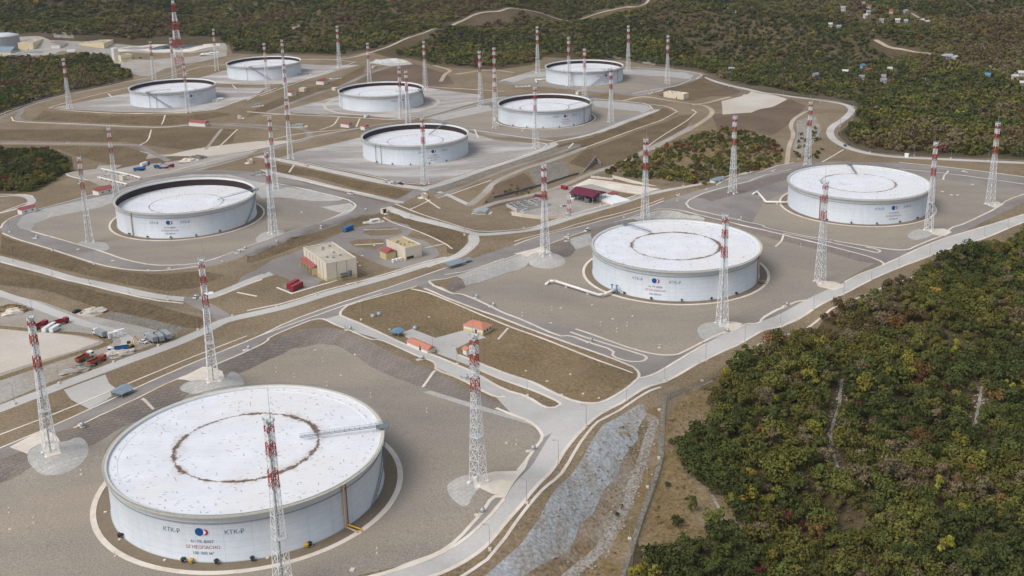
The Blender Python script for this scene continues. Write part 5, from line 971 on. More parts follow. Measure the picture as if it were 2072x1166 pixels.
# heaps and debris on the dirt yards
for i, (u, v, w, d, hh, M, lab, nm) in enumerate([(187,634,7,5,1.5,'sand','small sand heap beside the black pickup on the dirt yard','sand_heap'), (165,745,7,3,1.0,'rubble','rubble pile at the lower end of the truck row on the dirt yard','rubble_pile'), (150,752,7,3,1.0,'dirt','pale rubble pile beside the road, lower left','rubble_pile'), (12,626,8,4,1.2,'gold','orange heap at the left edge of the dirt yard','sand_heap'),
   (28,634,6,4,1.5,'kerb','white heap at the left edge of the dirt yard','sand_heap'), (42,630,6,4,1.2,'gold','orange heap behind the white heap at the left edge','sand_heap'), (236,718,8,4,1.2,'sand','sandy heap below the yellow digger','sand_heap'), (398,322,9,6,2,'rubble','dark scrap heap on the left yard by the sand bank','rubble_pile'), (380,328,9,5,2,'kerb','white and dark scrap heap beside the red crane truck','rubble_pile')]):
    p = at(u, v); g = MB(); g.blob((0, 0, 0), (w, d, hh*1.6), 14, 8, .25, random.Random(i)); o = g.build(nm, MT[M]); o.location = p; o.rotation_euler[2] = .5; tagg(o, lab, 'heap')
for i, (u, v, lab) in enumerate([(230, 676, 'left one of two white frames on the dirt yard'), (242, 671, 'right one of two white frames on the dirt yard')]):
    p = at(u, v+8); t = thing('steel_frame', lab, 'frame', p, .6); g = MB()
    for x in (-2, 2): g.box((x, 0, 1.4), (.9, 1.2, 2.8))
    g.box((0, 0, 2.9), (5, 1.2, .5)); g.build('frame', white, t)
# ------------------------------------------------------------------ lamp posts
ORD = ['first', 'second', 'third', 'fourth', 'fifth', 'sixth', 'seventh', 'eighth', 'ninth', 'tenth', 'eleventh', 'twelfth', 'thirteenth', 'fourteenth', 'fifteenth', 'sixteenth', 'seventeenth', 'eighteenth', 'nineteenth', 'twentieth']
lampm = pm('lamp_grey', s2l(150,152,152)); lp = None
def lamp(u, v, lab, group, aim=(0, 0)):
    global lp
    p = at(u, v)
    if lp is None:
        lp = thing('lamp_post', lab, 'lamp post', p, 0, group); MB().box((0, 0, .3), (1.1, 1.1, .9)).build('base', conc, lp); g = MB(); g.beam((0, 0, .6), (0, 0, 9.2), .11, 6, .07); g.beam((0, 0, 9.2), (-1.6, 0, 9.6), .06, 5); g.build('pole', lampm, lp); MB().box((-1.7, 0, 9.6), (.9, .35, .16)).build('lamp_head', lampm, lp); return lp
    return dup(lp, p, random.uniform(-.4, .4), lab, group)
LL = {'the lower side of the light perimeter road, counted from the bottom': [(991,1113),(1066,1019),(1130,937),(1186,863),(1268,811),(1345,772),(1428,731),(1507,694),(1579,659),(1646,627),(1707,597),(1763,567),(1818,541),(1881,520),(1991,478),(2039,461)],
 'the fence foot by the golden slope, counted from the top': [(1421,772),(1334,831),(1333,928),(1310,987),(1274,1092)], 'the light road above the foreground tank, counted from the left': [(30,818),(120,776),(230,733),(320,700),(400,668),(470,640),(560,620),(640,598),(720,574),(800,552),(880,532)],
 'the branch road beside the brown field, counted from the top': [(731,648),(876,706),(925,738),(1067,802)], 'the road behind the full tank, counted from the left': [(1005,530),(1095,495),(1190,462),(1262,441),(1370,407),(1430,384),(1495,362)],
 'the concrete road between crossroads and fork, counted from the left': [(830,436),(888,456),(940,476),(1060,462),(1130,443),(1215,415)], 'the asphalt ring of the left tank, counted from the left': [(20,470),(106,508),(190,535),(300,548),(450,530),(560,488),(650,458),(740,424)],
 'the curved right perimeter road, counted from the top': [(1475,176),(1585,199),(1660,208),(1727,216),(1700,256),(1694,283),(1760,309),(1850,315),(1924,321),(2000,326)], 'the scrub edge road above the treatment plant, counted from the left': [(1210,358),(1260,362),(1300,366),(1383,377),(1434,353)],
 'the far basin ring road, counted from the left': [(1015,165),(1128,181),(1240,191),(1312,189),(1405,160),(1360,140),(1292,137)], 'the road along the dark left wood, counted from the left': [(10,232),(64,208),(130,192),(222,170),(300,155)], 'the light lower left road, counted from the left': [(25,530),(105,556),(180,575),(260,594),(340,608)]}
for k, pts in LL.items():
    for i, (u, v) in enumerate(pts): lamp(u, v, 'grey lamp post, '+ORD[i]+' along '+k.replace(', counted', ',').replace(' the light', ' light') if False else 'lamp post, '+ORD[i]+' along '+k.split(',')[0]+','+k.split(',')[1].replace(' counted', ''), 'lamp posts along the terminal roads')
# small concrete covers and hydrants on the gravel
cv = None
def cover(u, v, s, lab, grp):
    global cv
    p = at(u, v)
    if cv is None: cv = tagg(MB().box((0, 0, .02), (.65, .65, .5), top=.95).build('concrete_cover', MT['kerb']), lab, 'cover', grp); o = cv
    else: o = cv.copy(); S.collection.objects.link(o); o['label'] = lab; o['group'] = grp
    o.location = p; o.scale = (s, s*.9, 1); o.rotation_euler[2] = random.uniform(0, 1.5)
for u, v in [(638,709),(690,760),(720,718),(20,1072),(213,1037),(333,1134),(242,1092),(541,1130),(713,1153),(630,1105),(165,960),(1025,897)]: cover(u, v, 2.6 if (u, v) in ((720,718), (713,1153)) else 1.5, 'small square concrete cover on the gravel around the foreground tank', 'covers around the foreground tank')
for u, v in [(1198,618),(1135,624),(1115,654),(1334,704),(1240,646),(1280,640)]: cover(u, v, 1.8, 'small concrete cover on the gravel below the tank with the white pipe', 'covers below the full tank')
for u, v in [(1907,388),(1925,395),(1938,395),(1968,374),(1612,392)]: cover(u, v, 3.2, 'concrete cover slab on the gravel beside the rightmost tank', 'covers beside the rightmost tank')
for u, v in [(788,667),(868,642),(1064,751),(1107,772),(1137,799),(1212,806),(1154,758),(1180,797)]: cover(u, v, 1.5, 'small pale concrete cover lying in the brown grass field', 'covers in the grass field')
for u, v in [(728,714-176),(733,518),(757,497),(722,531)]: cover(u, v, 2.2, 'concrete cover in the grass between the two cream buildings', 'covers between the cream buildings')
for u, v in [(72,483),(158,505),(228,528),(342,543),(545,500),(648,462),(610,430),(415,333),(160,372)]: cover(u, v, 2.8, 'small concrete slab on the ring road of the left tank', 'slabs on the left ring road')
# hydrants: silver round boxes on slabs at the roadside
hy = None; silver = pm('silver_tank', s2l(176,182,188), 0.35, .4)
HY = [((972,1040), 'silver monitor unit at the kerb right of the foreground tank'), ((1075,912), 'silver monitor unit at the kerb bend near the junction'), ((1590,619), 'silver monitor unit at the kerb below the full tank'), ((1470,673), 'silver monitor unit beside the mast apron below the full tank'), ((165,862), 'silver monitor unit at the kerb between the two stone mounds'), ((500,708), 'silver monitor unit on the kerb above the foreground tank'), ((851,728), 'blue grey monitor unit at the kerb of the branch road'), ((705,668), 'monitor unit at the upper kerb of the branch road'),
 ((940,768), 'red tipped monitor unit behind the foreground mast'), ((962,603), 'monitor unit at the kerb above the brown field'), ((996,620), 'white monitor unit on a slab at the kerb above the field'), ((1193,692), 'monitor unit on the long kerb below the full tank'), ((1148,488), 'white monitor unit on the road behind the slab mound'), ((1148,479), 'small monitor unit left of the white pickup'), ((1498,444), 'white monitor unit between the two right hand tanks'), ((1373,396), 'white monitor unit at the asphalt fork'), ((1566,347), 'silver monitor unit behind the rightmost tank'), ((1680,490), 'low white monitor unit on the strip between the right tanks'), ((72,482), 'silver unit on the left ring road'), ((494,505), 'white unit at the right bend of the left ring road'), ((482,512), 'white slab unit left of the other on the left ring bend'), ((620,337), 'white unit on the bank kerb above the left tank'), ((1058,265), 'white unit at the foot of the slab basin tank')]
for (u, v), lab in HY:
    p = at(u, v)
    if hy is None:
        hy = thing('fire_monitor', lab, 'fire monitor', p, .7, 'fire monitor units along the kerbs'); MB().box((0, 0, .12), (4.2, 1.8, .4)).build('slab', conc, hy); MB().lathe([(.01, 0), (.8, .1), (.95, .8), (.7, 1.5), (.01, 1.7)], 12, (1, 0, .3)).build('foam_tank', silver, hy, True); MB().path([(0, 0, .9), (-1.4, 0, .9), (-1.4, 0, 1.9), (-2.4, 0, 2.3)], .14, 6).build('nozzle', galv, hy)
    else: dup(hy, p, random.choice((.5, -.9, .7)), lab)
for i, (u, v, lab) in enumerate([(755,641,'left one of two round grey separators in the brown field'), (767,637,'right one of two round grey separators in the brown field'), (840,665,'grey hatch unit at the edge of the paved field yard')]):
    p = at(u, v); t = thing('separator', lab, 'separator', p, .3*i); MB().lathe([(.01, 1.5), (1.1, 1.3), (1.3, .2), (1.3, -.8)], 16).build('body', silver, t, True); g = MB(); g.lathe([(1.6, 2.2), (1.7, 2.2), (1.7, 2.3), (1.6, 2.3)], 16); [g.beam((1.65*math.cos(a*.785), 1.65*math.sin(a*.785), 0), (1.65*math.cos(a*.785), 1.65*math.sin(a*.785), 2.3), .05) for a in range(8)]; g.build('railing', galv, t)
mp_ = None
for T_, L_ in (('foreground tank', [(165,961),(19,1038),(69,1058),(233,1126),(653,732),(559,753),(596,764),(662,781),(750,804),(864,835),(763,1120),(1045,900)]), ('tank with the white pipe', [(1116,628),(1215,659),(1269,660),(1248,672),(1057,640),(1335,705),(1620,500)])):
    for (u, v) in L_:
        p = at(u, v)
        if mp_ is None: mp_ = thing('marker_post', '', 'post'); o = mp_; MB().box((0, 0, .1), (.7, .7, .35)).build('base', conc, o); MB().beam((0, 0, .2), (0, 0, 2.0), .09, 6).build('pipe', tan, o); MB().box((0, 0, 2.0), (.35, .35, .3)).build('cap', white, o); o.location = p; o['label'] = 'thin pale vent pipe standing on the gravel near the '+T_; o['group'] = 'vent pipes near the '+T_
        else: dup(mp_, p, 0, 'thin pale vent pipe standing on the gravel near the '+T_, 'vent pipes near the '+T_)
# satellite dish on the second mast
p = at(432, 770); t = thing('satellite_dish', 'round white dish fixed to the mast behind the foreground tank', 'dish', (p[0]-.2, p[1]-1.5, p[2]+41))
MB().lathe([(.01, 0), (1.2, .12), (1.9, .5), (1.95, .45), (1.2, .05), (.01, -.08)], 20, (2.6, 0, 0)).build('reflector', white, t, True); MB().beam((0, 1, 0), (2.6, 0, -.1), .1).build('bracket', galv, t)
# ------------------------------------------------------------------ fences
wire = pm('fence_wire', s2l(120,126,122), .6)
def fence(lab, pts, h=2.4, sp=3.0, M=None, bar=.6):
    P = unproj(pts); L = np.concatenate([[0], np.cumsum(np.hypot(*np.diff(P[:, :2], axis=0).T))]); n = int(L[-1]/sp); s = np.linspace(0, L[-1], n+1)
    X = np.interp(s, L, P[:, 0]); Y = np.interp(s, L, P[:, 1]); Zs = HT(X, Y); t = thing('fence', lab, 'fence', (X[0], Y[0], Zs[0])); o = np.array([X[0], Y[0], Zs[0]]); g = MB(); g2 = MB()
    for i in range(n+1):
        a = np.array([X[i], Y[i], Zs[i]])-o; g.beam(a-[0, 0, .3], a+[0, 0, h+.3], .07)
        if i < n:
            b = np.array([X[i+1], Y[i+1], Zs[i+1]])-o
            for q in (.1, .5, 1): g2.beam(a+[0, 0, h*q], b+[0, 0, h*q], .035, 3, cap=False)
            k = int(sp/bar)
            for j in range(1, k): c = a+(b-a)*j/k; g2.beam(c, c+[0, 0, h], .03, 3, cap=False)
    po = g.build('posts', M or wire, t); po['kind'] = 'stuff'; g2.build('wire_mesh', M or wire, t)
fence('wire mesh fence outside the curved right perimeter road', [(1463,166),(1520,178),(1600,190),(1670,200),(1722,208),(1739,220),(1738,232),(1712,250),(1700,262),(1702,280),(1730,300),(1765,308),(1850,316),(1925,321),(2072,328),(2200,334)])
fence('dark wire fence at the foot of the golden slope beside the wood', [(1560,704),(1520,716),(1476,744),(1432,772),(1386,792),(1350,810),(1346,866),(1344,930),(1320,1010),(1297,1078),(1277,1140),(1260,1190)], M=pm('fence_green', s2l(84,94,84)))
fence('wire fence behind the lined ponds at the top left', [(228,82),(300,80),(400,79),(455,80),(466,95),(472,112)]); fence('wire fence between the dark left wood and the asphalt road', [(-40,246),(0,231),(60,211),(134,188),(224,168),(262,160)]); fence('wire fence on the wall above the treatment plant', [(1204,357),(1260,362),(1340,375),(1383,377)], 2.0)
fence('low rail fence along the light lower left road', [(0,536),(103,562),(195,588),(300,613),(400,631),(430,640)], 1.2, 3.0); fence('wire fence beside the mid scrub slope', [(1438,352),(1390,364),(1345,376)], 2)
for (u, v, u2, v2, w, lab) in [(508,330,516,338,5,'dark culvert mouth with pale wing walls above the left tank ring'), (484,240,490,233,5,'dark culvert mouth below the far left tank bank'), (860,400,868,406,4.5,'dark culvert mouth at the crossroads under the road'), (777,431,783,428,3.5,'small culvert mouth at the top of the bank above the loop road')]:
    p = at(u, v); q = at(u2, v2); t = thing('culvert', lab, 'culvert', p, math.atan2(q[1]-p[1], q[0]-p[0])); MB().box((0, .6, 1.2), (w, .3, 3.0)).build('opening', dark, t); g = MB(); g.box((-w/2-.3, -.6, 1.3), (.5, 3.5, 3.4)); g.box((w/2+.3, -.6, 1.3), (.5, 3.5, 3.4)); g.box((0, .3, 3.1), (w+1.2, 1.6, .5)); g.build('headwall', conc, t); MB().box((0, -2.6, .1), (w+.4, 5, .4)).build('apron', conc, t)
# ------------------------------------------------------------------ village on the far right slope
VC = [paint('house_white', s2l(196,192,186)), paint('house_bluegrey', s2l(150,160,172)), paint('house_cream', s2l(200,188,164)), pm('roof_grey', s2l(140,140,146)), pm('roof_bright_blue', s2l(84,136,170)), pm('roof_redbrown', s2l(128,84,72))]
VL = [(1706,18,0,3,'white cottage at the top of the far hamlet'),(1747,10,0,3,'topmost white cottage of the far hamlet'),(1758,14,2,5,'tall brown roofed cottage at the top of the far hamlet'),(1757,26,0,3,'wide white cottage below the topmost ones in the far hamlet'),(1803,24,2,5,'brown roofed cottage by the far hamlet track'),(1832,25,0,3,'white cottage where the far hamlet track starts'),(1816,43,0,3,'white cottage in the centre of the far hamlet'),(1833,45,1,3,'blue grey cottage in the centre of the far hamlet'),(1866,43,1,3,'large blue grey cottage at the right of the far hamlet'),(1876,46,0,3,'white cottage at the right end of the far hamlet'),(1784,43,2,3,'small cream cottage left of the hamlet centre'),(1697,57,0,3,'small white shed low in the far hamlet'),(1680,52,2,3,'pale yellow shed at the left of the far hamlet'),(1751,34,0,3,'small white shed below the wide cottage'),
 (1745,136,1,4,'cottage with a bright blue roof in the middle of the slope'),(1710,148,0,3,'white cottage left below the bright blue roof'),(1743,159,0,3,'white cottage below the bright blue roof'),(1757,146,1,5,'lilac grey cottage right of the bright blue roof'),(1788,158,0,3,'white cottage right below the bright blue roof'),(1787,166,0,3,'lower white shed right of the bright blue roof'),(1650,155,1,3,'pale blue shed alone at the wood edge left'),(1800,143,2,3,'pale tower like house on the rocky path'),(1910,116,0,3,'white cottage in the row along the track, left one'),(1921,117,1,3,'pale cottage in the row along the track, second'),(1932,119,0,3,'white cottage in the row along the track, right one'),(1998,156,1,4,'house with light blue roof at the right'),(2053,158,0,3,'large white house at the right edge of the slope'),(2066,152,0,3,'white outbuilding behind the large right edge house'),(2068,172,1,3,'blue grey outbuilding at the right edge'),(1480,144,0,3,'white shed alone in the green ravine')]
for i, (u, v, w, r_, lab) in enumerate(VL):
    p = at(u, v+2); rr = random.Random(i); L, Dp, hh = rr.uniform(5, 8), rr.uniform(4, 6), rr.uniform(2.4, 3.6); t = thing('cottage', lab, 'house', p, rr.uniform(-.6, .6), 'cottages on the far slope')
    MB().box((0, 0, hh/2-1), (L, Dp, hh+4)).build('wall', VC[w], t); g = MB(); a, b, k = L/2+.5, Dp/2+.5, hh+1; g.v = [(-a, -b, k), (a, -b, k), (a, b, k), (-a, b, k), (-a, 0, k+2.4), (a, 0, k+2.4)]; g.f = [(0, 1, 5, 4), (2, 3, 4, 5), (0, 4, 3), (1, 2, 5), (0, 3, 2, 1)]; g.build('roof', VC[r_] if r_ != 3 else VC[rr.choice((0, 3, 1))], t)
    for q in (-1, 1): MB().box((q*L*.25, -Dp/2-.05, hh*.5+.5), (1.4, .12, 1.3)).build('window', glass, t)
# ------------------------------------------------------------------ trees
def leafmat(name, c, c2):
    M = mat(name, c, c2, 0.35, 0.85, fine=0.25, fscale=1.3, spec=0.1); t = M.node_tree; b = t.nodes['Principled BSDF']; old = b.inputs['Base Color'].links[0].from_socket
    oi = t.nodes.new('ShaderNodeObjectInfo'); h = t.nodes.new('ShaderNodeHueSaturation'); r = t.nodes.new('ShaderNodeMapRange'); r.inputs['To Min'].default_value = .75; r.inputs['To Max'].default_value = 1.35; t.links.new(oi.outputs['Random'], r.inputs[0]); t.links.new(r.outputs[0], h.inputs['Value'])
    r2 = t.nodes.new('ShaderNodeMapRange'); r2.inputs['To Min'].default_value = .485; r2.inputs['To Max'].default_value = .515; mm = t.nodes.new('ShaderNodeMath'); mm.operation = 'FRACT'; m2 = t.nodes.new('ShaderNodeMath'); m2.operation = 'MULTIPLY'; m2.inputs[1].default_value = 7.3; t.links.new(oi.outputs['Random'], m2.inputs[0]); t.links.new(m2.outputs[0], mm.inputs[0]); t.links.new(mm.outputs[0], r2.inputs[0]); t.links.new(r2.outputs[0], h.inputs['Hue'])
    t.links.new(old, h.inputs['Color']); t.links.new(h.outputs[0], b.inputs['Base Color']); return M
CLS = [('dark green', s2l(76,82,44), s2l(60,66,36)), ('olive green', s2l(104,102,52), s2l(84,84,42)), ('mid green', s2l(88,94,48), s2l(72,78,40)), ('brown', s2l(98,86,54), s2l(82,74,46)), ('yellow green', s2l(126,120,52), s2l(104,102,46)), ('russet', s2l(122,92,56), s2l(102,80,50)), ('crimson', s2l(102,60,54), s2l(86,52,46)), ('yellow', s2l(164,136,60), s2l(140,116,52)), ('grey brown', s2l(112,100,76), s2l(96,84,64))]
LM = [leafmat('leaves_'+c[0].replace(' ', '_'), c[1], c[2]) for c in CLS]; bark = pm('bark', s2l(96,84,70), .9)
def crown(seed, nclump, nleaf, size, R=3.2, Hh=2.6, z0=3.0, asp=1.0):
    r = np.random.default_rng(seed); V = []; Fc = []
    cl = []
    for i in range(nclump):
        a = r.uniform(0, 2*np.pi); q = R*0.62*np.sqrt(r.uniform(0, 1)); z = z0+Hh*(r.uniform(-.55, .8))*(1-.45*q/R); cl.append((q*np.cos(a), q*np.sin(a), z, r.uniform(.55, 1.05)*R*.48))
    for i in range(nleaf):
        c = cl[r.integers(len(cl))]; d = r.normal(size=3); d /= np.linalg.norm(d); d[2] = d[2] if d[2] > -.35 else -d[2]; rad = c[3]*r.uniform(.72, 1.08)
        p = np.array(c[:3])+d*rad*np.array([1, 1, .85]); n = d+r.normal(size=3)*.45; n /= np.linalg.norm(n); u = np.cross(n, r.normal(size=3)); u /= np.linalg.norm(u)+1e-9; w = np.cross(n, u); s = size*r.uniform(.6, 1.25)
        k = len(V); V += [p+u*s, p+w*s*.8, p-u*s*.9, p-w*s*.75]; Fc.append((k, k+1, k+2, k+3))
    return np.array(V), Fc
def mkmesh(name, V, F_, M):
    me = bpy.data.meshes.new(name); me.from_pydata([tuple(map(float, v)) for v in V], [], F_); me.materials.append(M); return me
tb = MB(); tb.beam((0, 0, -.8), (.1, 0, 2.2), .2, 6, .14)
for a in range(4): tb.beam((.1, 0, 1.6+.15*a), (1.4*math.cos(a*1.7), 1.4*math.sin(a*1.7), 3.6), .1, 5, .04)
TRK = bpy.data.meshes.new('trunk'); TRK.from_pydata(tb.v, [], tb.f); TRK.materials.append(bark)
NEAR = []; FARP = []
for ci in range(len(CLS)):
    NEAR.append([]); FARP.append([])
    for s_ in range(4):
        V, Fc = crown(ci*10+s_, (6, 10, 13, 16)[s_], (330, 420, 460, 520)[s_], .40, (2.7, 3.3, 3.8, 4.1)[s_], (3.6, 2.7, 2.2, 3.2)[s_], (3.4, 2.8, 2.4, 3.2)[s_]); NEAR[ci].append(mkmesh('crown', V, Fc, LM[ci]))
    for s_ in range(3):
        V, Fc = crown(500+ci*10+s_, 7, 95, .85, 3.6, 2.3, 2.4); FARP[ci].append(mkmesh('bush', V, Fc, LM[ci]))
def protocol(meshes, name):
    c = bpy.data.collections.new(name); k = 0
    for a in meshes:
        for me in a: o = bpy.data.objects.new('%s_%03d' % (name, k), me); c.objects.link(o); k += 1
    return c
CN = protocol(NEAR, 'near_tree'); CF = protocol(FARP, 'far_tree')
def vnoise(x, y, s, seed):
    r = np.random.default_rng(seed); G = r.uniform(0, 1, (128, 128)); fx = x/s; fy = y/s; ix = np.floor(fx).astype(int); iy = np.floor(fy).astype(int); u = fx-ix; v = fy-iy; u = u*u*(3-2*u); v = v*v*(3-2*v)
    g = lambda i, j: G[(iy+j) % 128, (ix+i) % 128]
    return (g(0, 0)*(1-u)+g(1, 0)*u)*(1-v)+(g(0, 1)*(1-u)+g(1, 1)*u)*v
def classes(x, y, w_green, r, sprinkle=.06, big=1.0):
    n = vnoise(x, y, 55*big, 1)*.5+vnoise(x, y, 17*big, 2)*.3+vnoise(x, y, 130*big, 6)*.2+r.normal(size=len(x))*.05+w_green; c = np.full(len(x), 3)
    c[n > .33] = 8; c[n > .41] = 1; c[n > .54] = 2; c[n > .62] = 0
    m_ = (r.uniform(size=len(x)) < .10) & (n > .4); c[m_] = 1
    m_ = r.uniform(size=len(x)) < .05; c[m_] = 8
    ye = vnoise(x, y, 14*big, 7); m_ = (ye > .62) & (r.uniform(size=len(x)) < sprinkle*4); c[m_] = 4
    cr = vnoise(x, y, 20*big, 5); m_ = (cr > .8) & (r.uniform(size=len(x)) < sprinkle*4); c[m_] = 6
    ru = vnoise(x, y, 16*big, 8); m_ = (ru > .78) & (r.uniform(size=len(x)) < sprinkle*3); c[m_] = 5; m_ = r.uniform(size=len(x)) < sprinkle*.05; c[m_] = 7
    return c
def gn_forest(name, P, proto_i, sc, rot, coll, label, n_):
    me = bpy.data.meshes.new(name); me.from_pydata([tuple(map(float, p)) for p in P], [], []); o = bpy.data.objects.new(name, me); S.collection.objects.link(o)
    for an, ty, data in (('idx', 'INT', proto_i), ('scl', 'FLOAT', sc), ('rotz', 'FLOAT', rot)):
        a = me.attributes.new(an, ty, 'POINT'); a.data.foreach_set('value', data.astype(np.int32 if ty == 'INT' else np.float32))
    ng = bpy.data.node_groups.new(name, 'GeometryNodeTree'); ng.interface.new_socket('Geometry', in_out='INPUT', socket_type='NodeSocketGeometry'); ng.interface.new_socket('Geometry', in_out='OUTPUT', socket_type='NodeSocketGeometry')
    N = ng.nodes.new; L = ng.links.new; gi = N('NodeGroupInput'); go = N('NodeGroupOutput'); ip = N('GeometryNodeInstanceOnPoints'); ci = N('GeometryNodeCollectionInfo'); ci.inputs['Collection'].default_value = coll; ci.inputs['Separate Children'].default_value = True; ci.inputs['Reset Children'].default_value = True
    def at_(nm, ty):
        a = N('GeometryNodeInputNamedAttribute'); a.data_type = ty; a.inputs['Name'].default_value = nm; return [s_ for s_ in a.outputs if s_.enabled and s_.name == 'Attribute'][0]
    cx = N('ShaderNodeCombineXYZ'); L(at_('rotz', 'FLOAT'), cx.inputs[2]); cs = N('ShaderNodeCombineXYZ'); f = at_('scl', 'FLOAT'); mm = N('ShaderNodeMath'); mm.operation = 'MULTIPLY'; mm.inputs[1].default_value = n_; L(f, mm.inputs[0]); L(f, cs.inputs[0]); L(f, cs.inputs[1]); L(mm.outputs[0], cs.inputs[2])
    L(gi.outputs[0], ip.inputs['Points']); L(ci.outputs[0], ip.inputs['Instance']); ip.inputs['Pick Instance'].default_value = True; L(at_('idx', 'INT'), ip.inputs['Instance Index'])
    L(cx.outputs[0], ip.inputs['Rotation']); L(cs.outputs[0], ip.inputs['Scale']); L(ip.outputs[0], go.inputs[0]); md = o.modifiers.new('scatter', 'NODES'); md.node_group = ng
    return tagg(o, label, 'wood', kind='stuff')
lines_ex = [(z[2], z[3]) for z in Z if z[0] in ('track', 'rock', 'rubble') and z[1] == 's']; polys_ex = [z[2] for z in Z if z[0] in ('sand', 'dirt', 'concrete', 'kerb') and z[1] == 'p']
cott = np.array([o.location[:2] for o in S.objects if o.name.startswith('cottage')])
def scatter(poly_world, cell, y0, y1, seed, dens=1.0, margin=1.22, clear=.0, woods=True):
    r = np.random.default_rng(seed); P = poly_world; x0, x1 = P[:, 0].min(), P[:, 0].max(); xs = np.arange(max(x0, -2600), min(x1, 2600), cell); ys = np.arange(max(P[:, 1].min(), y0), min(P[:, 1].max(), y1), cell)
    X, Y = np.meshgrid(xs, ys); X = (X+r.uniform(-.5, .5, X.shape)*cell).ravel(); Y = (Y+r.uniform(-.5, .5, Y.shape)*cell).ravel(); k = pip(P, X, Y); X, Y = X[k], Y[k]
    k = (np.abs(X) < (Y+60)*.45*margin+20) & (r.uniform(size=len(X)) < dens); X, Y = X[k], Y[k]
    if clear: k = vnoise(X, Y, 30, 11)*.6+vnoise(X, Y, 11, 12)*.4 > clear; X, Y = X[k], Y[k]
    for l, w in lines_ex:
        far__ = Y > 1500; k = (dline(l, X, Y, 20) > w/2+2.4+6*far__) & (((dline(l, X, Y+12, 30) > w/2+7) & (dline(l, X, Y+26, 40) > w/2+7) & (dline(l, X, Y+40, 50) > w/2+6)) | ~far__); X, Y = X[k], Y[k]
    for p in polys_ex:
        k = ~pip(p, X, Y); X, Y = X[k], Y[k]
    if len(cott):
        k = np.ones(len(X), bool)
        for c in cott: k &= ~((np.abs(X-c[0]) < 7) & (Y-c[1] < 5) & (Y-c[1] > -20))
        X, Y = X[k], Y[k]
    return X, Y, r
W_R = unproj([(1290,1215),(1300,1150),(1330,1130),(1390,1140),(1420,1100),(1450,1060),(1455,1030),(1425,985),(1392,955),(1372,905),(1395,872),(1440,865),(1450,800),(1440,762),(1470,752),(1520,722),(1590,690),(1664,650),(1740,618),(1830,580),(1900,535),(1960,510),(2100,462),(2400,400),(2700,800),(2600,1500),(1200,1500),(1262,1300)])[:, :2]
X, Y, r = scatter(W_R, 4.5, 120, 900, 3, 1.0, 1.25, .24)
print('near wood', len(X)); ZZ = HT(X, Y); cls = classes(X, Y, .11, r, .025); q = project(np.stack([X, Y, ZZ+3], 1)); vis = (q[:, 0] > 0) & (q[:, 0] < W) & (q[:, 1] > 0) & (q[:, 1] < H)
dist = np.sqrt(X**2+Y**2+(ZZ-CAMZ)**2); dist[~vis] = 1e9; order = np.argsort(dist); near = order[:300]; nm = np.zeros(len(X), bool); nm[near] = True
sc = .7+.85*r.uniform(0, 1, len(X))**1.6+.25*(vnoise(X, Y, 25, 44)-.4); sc[cls == 6] *= .7; rot = r.uniform(0, 6.28, len(X)); pick = r.integers(0, 4, len(X))
for i in near:
    lab = '%s leaved tree in the dense wood at the lower right' % CLS[cls[i]][0]
    t = bpy.data.objects.new('tree', None); S.collection.objects.link(t); t.location = (X[i], Y[i], ZZ[i]-.3); t.rotation_euler = (0, 0, rot[i]); t.scale = (sc[i], sc[i], sc[i]*r.uniform(.9, 1.25)); tagg(t, lab, 'tree', '%s trees of the lower right wood' % CLS[cls[i]][0])
    a = bpy.data.objects.new('trunk', TRK); b = bpy.data.objects.new('crown', NEAR[cls[i]][pick[i]])
    for o in (a, b): S.collection.objects.link(o); o.parent = t
gn_forest('wood', np.stack([X, Y, ZZ-.3], 1)[~nm], (cls*4+pick)[~nm], sc[~nm], rot[~nm], CN, 'dense autumn wood on the slope at the right', 1.05)
# understorey shrubs that fill the gaps
X, Y, r = scatter(W_R, 3.4, 120, 900, 4, .55, 1.25); k = len(X); cls = classes(X, Y, -.05, r, .08); gn_forest('undergrowth', np.stack([X, Y, HT(X, Y)-1.2], 1), cls*3+r.integers(0, 3, k), r.uniform(.35, .6, k), r.uniform(0, 6.28, k), CF, 'low shrubs between the trees of the right wood', .8)
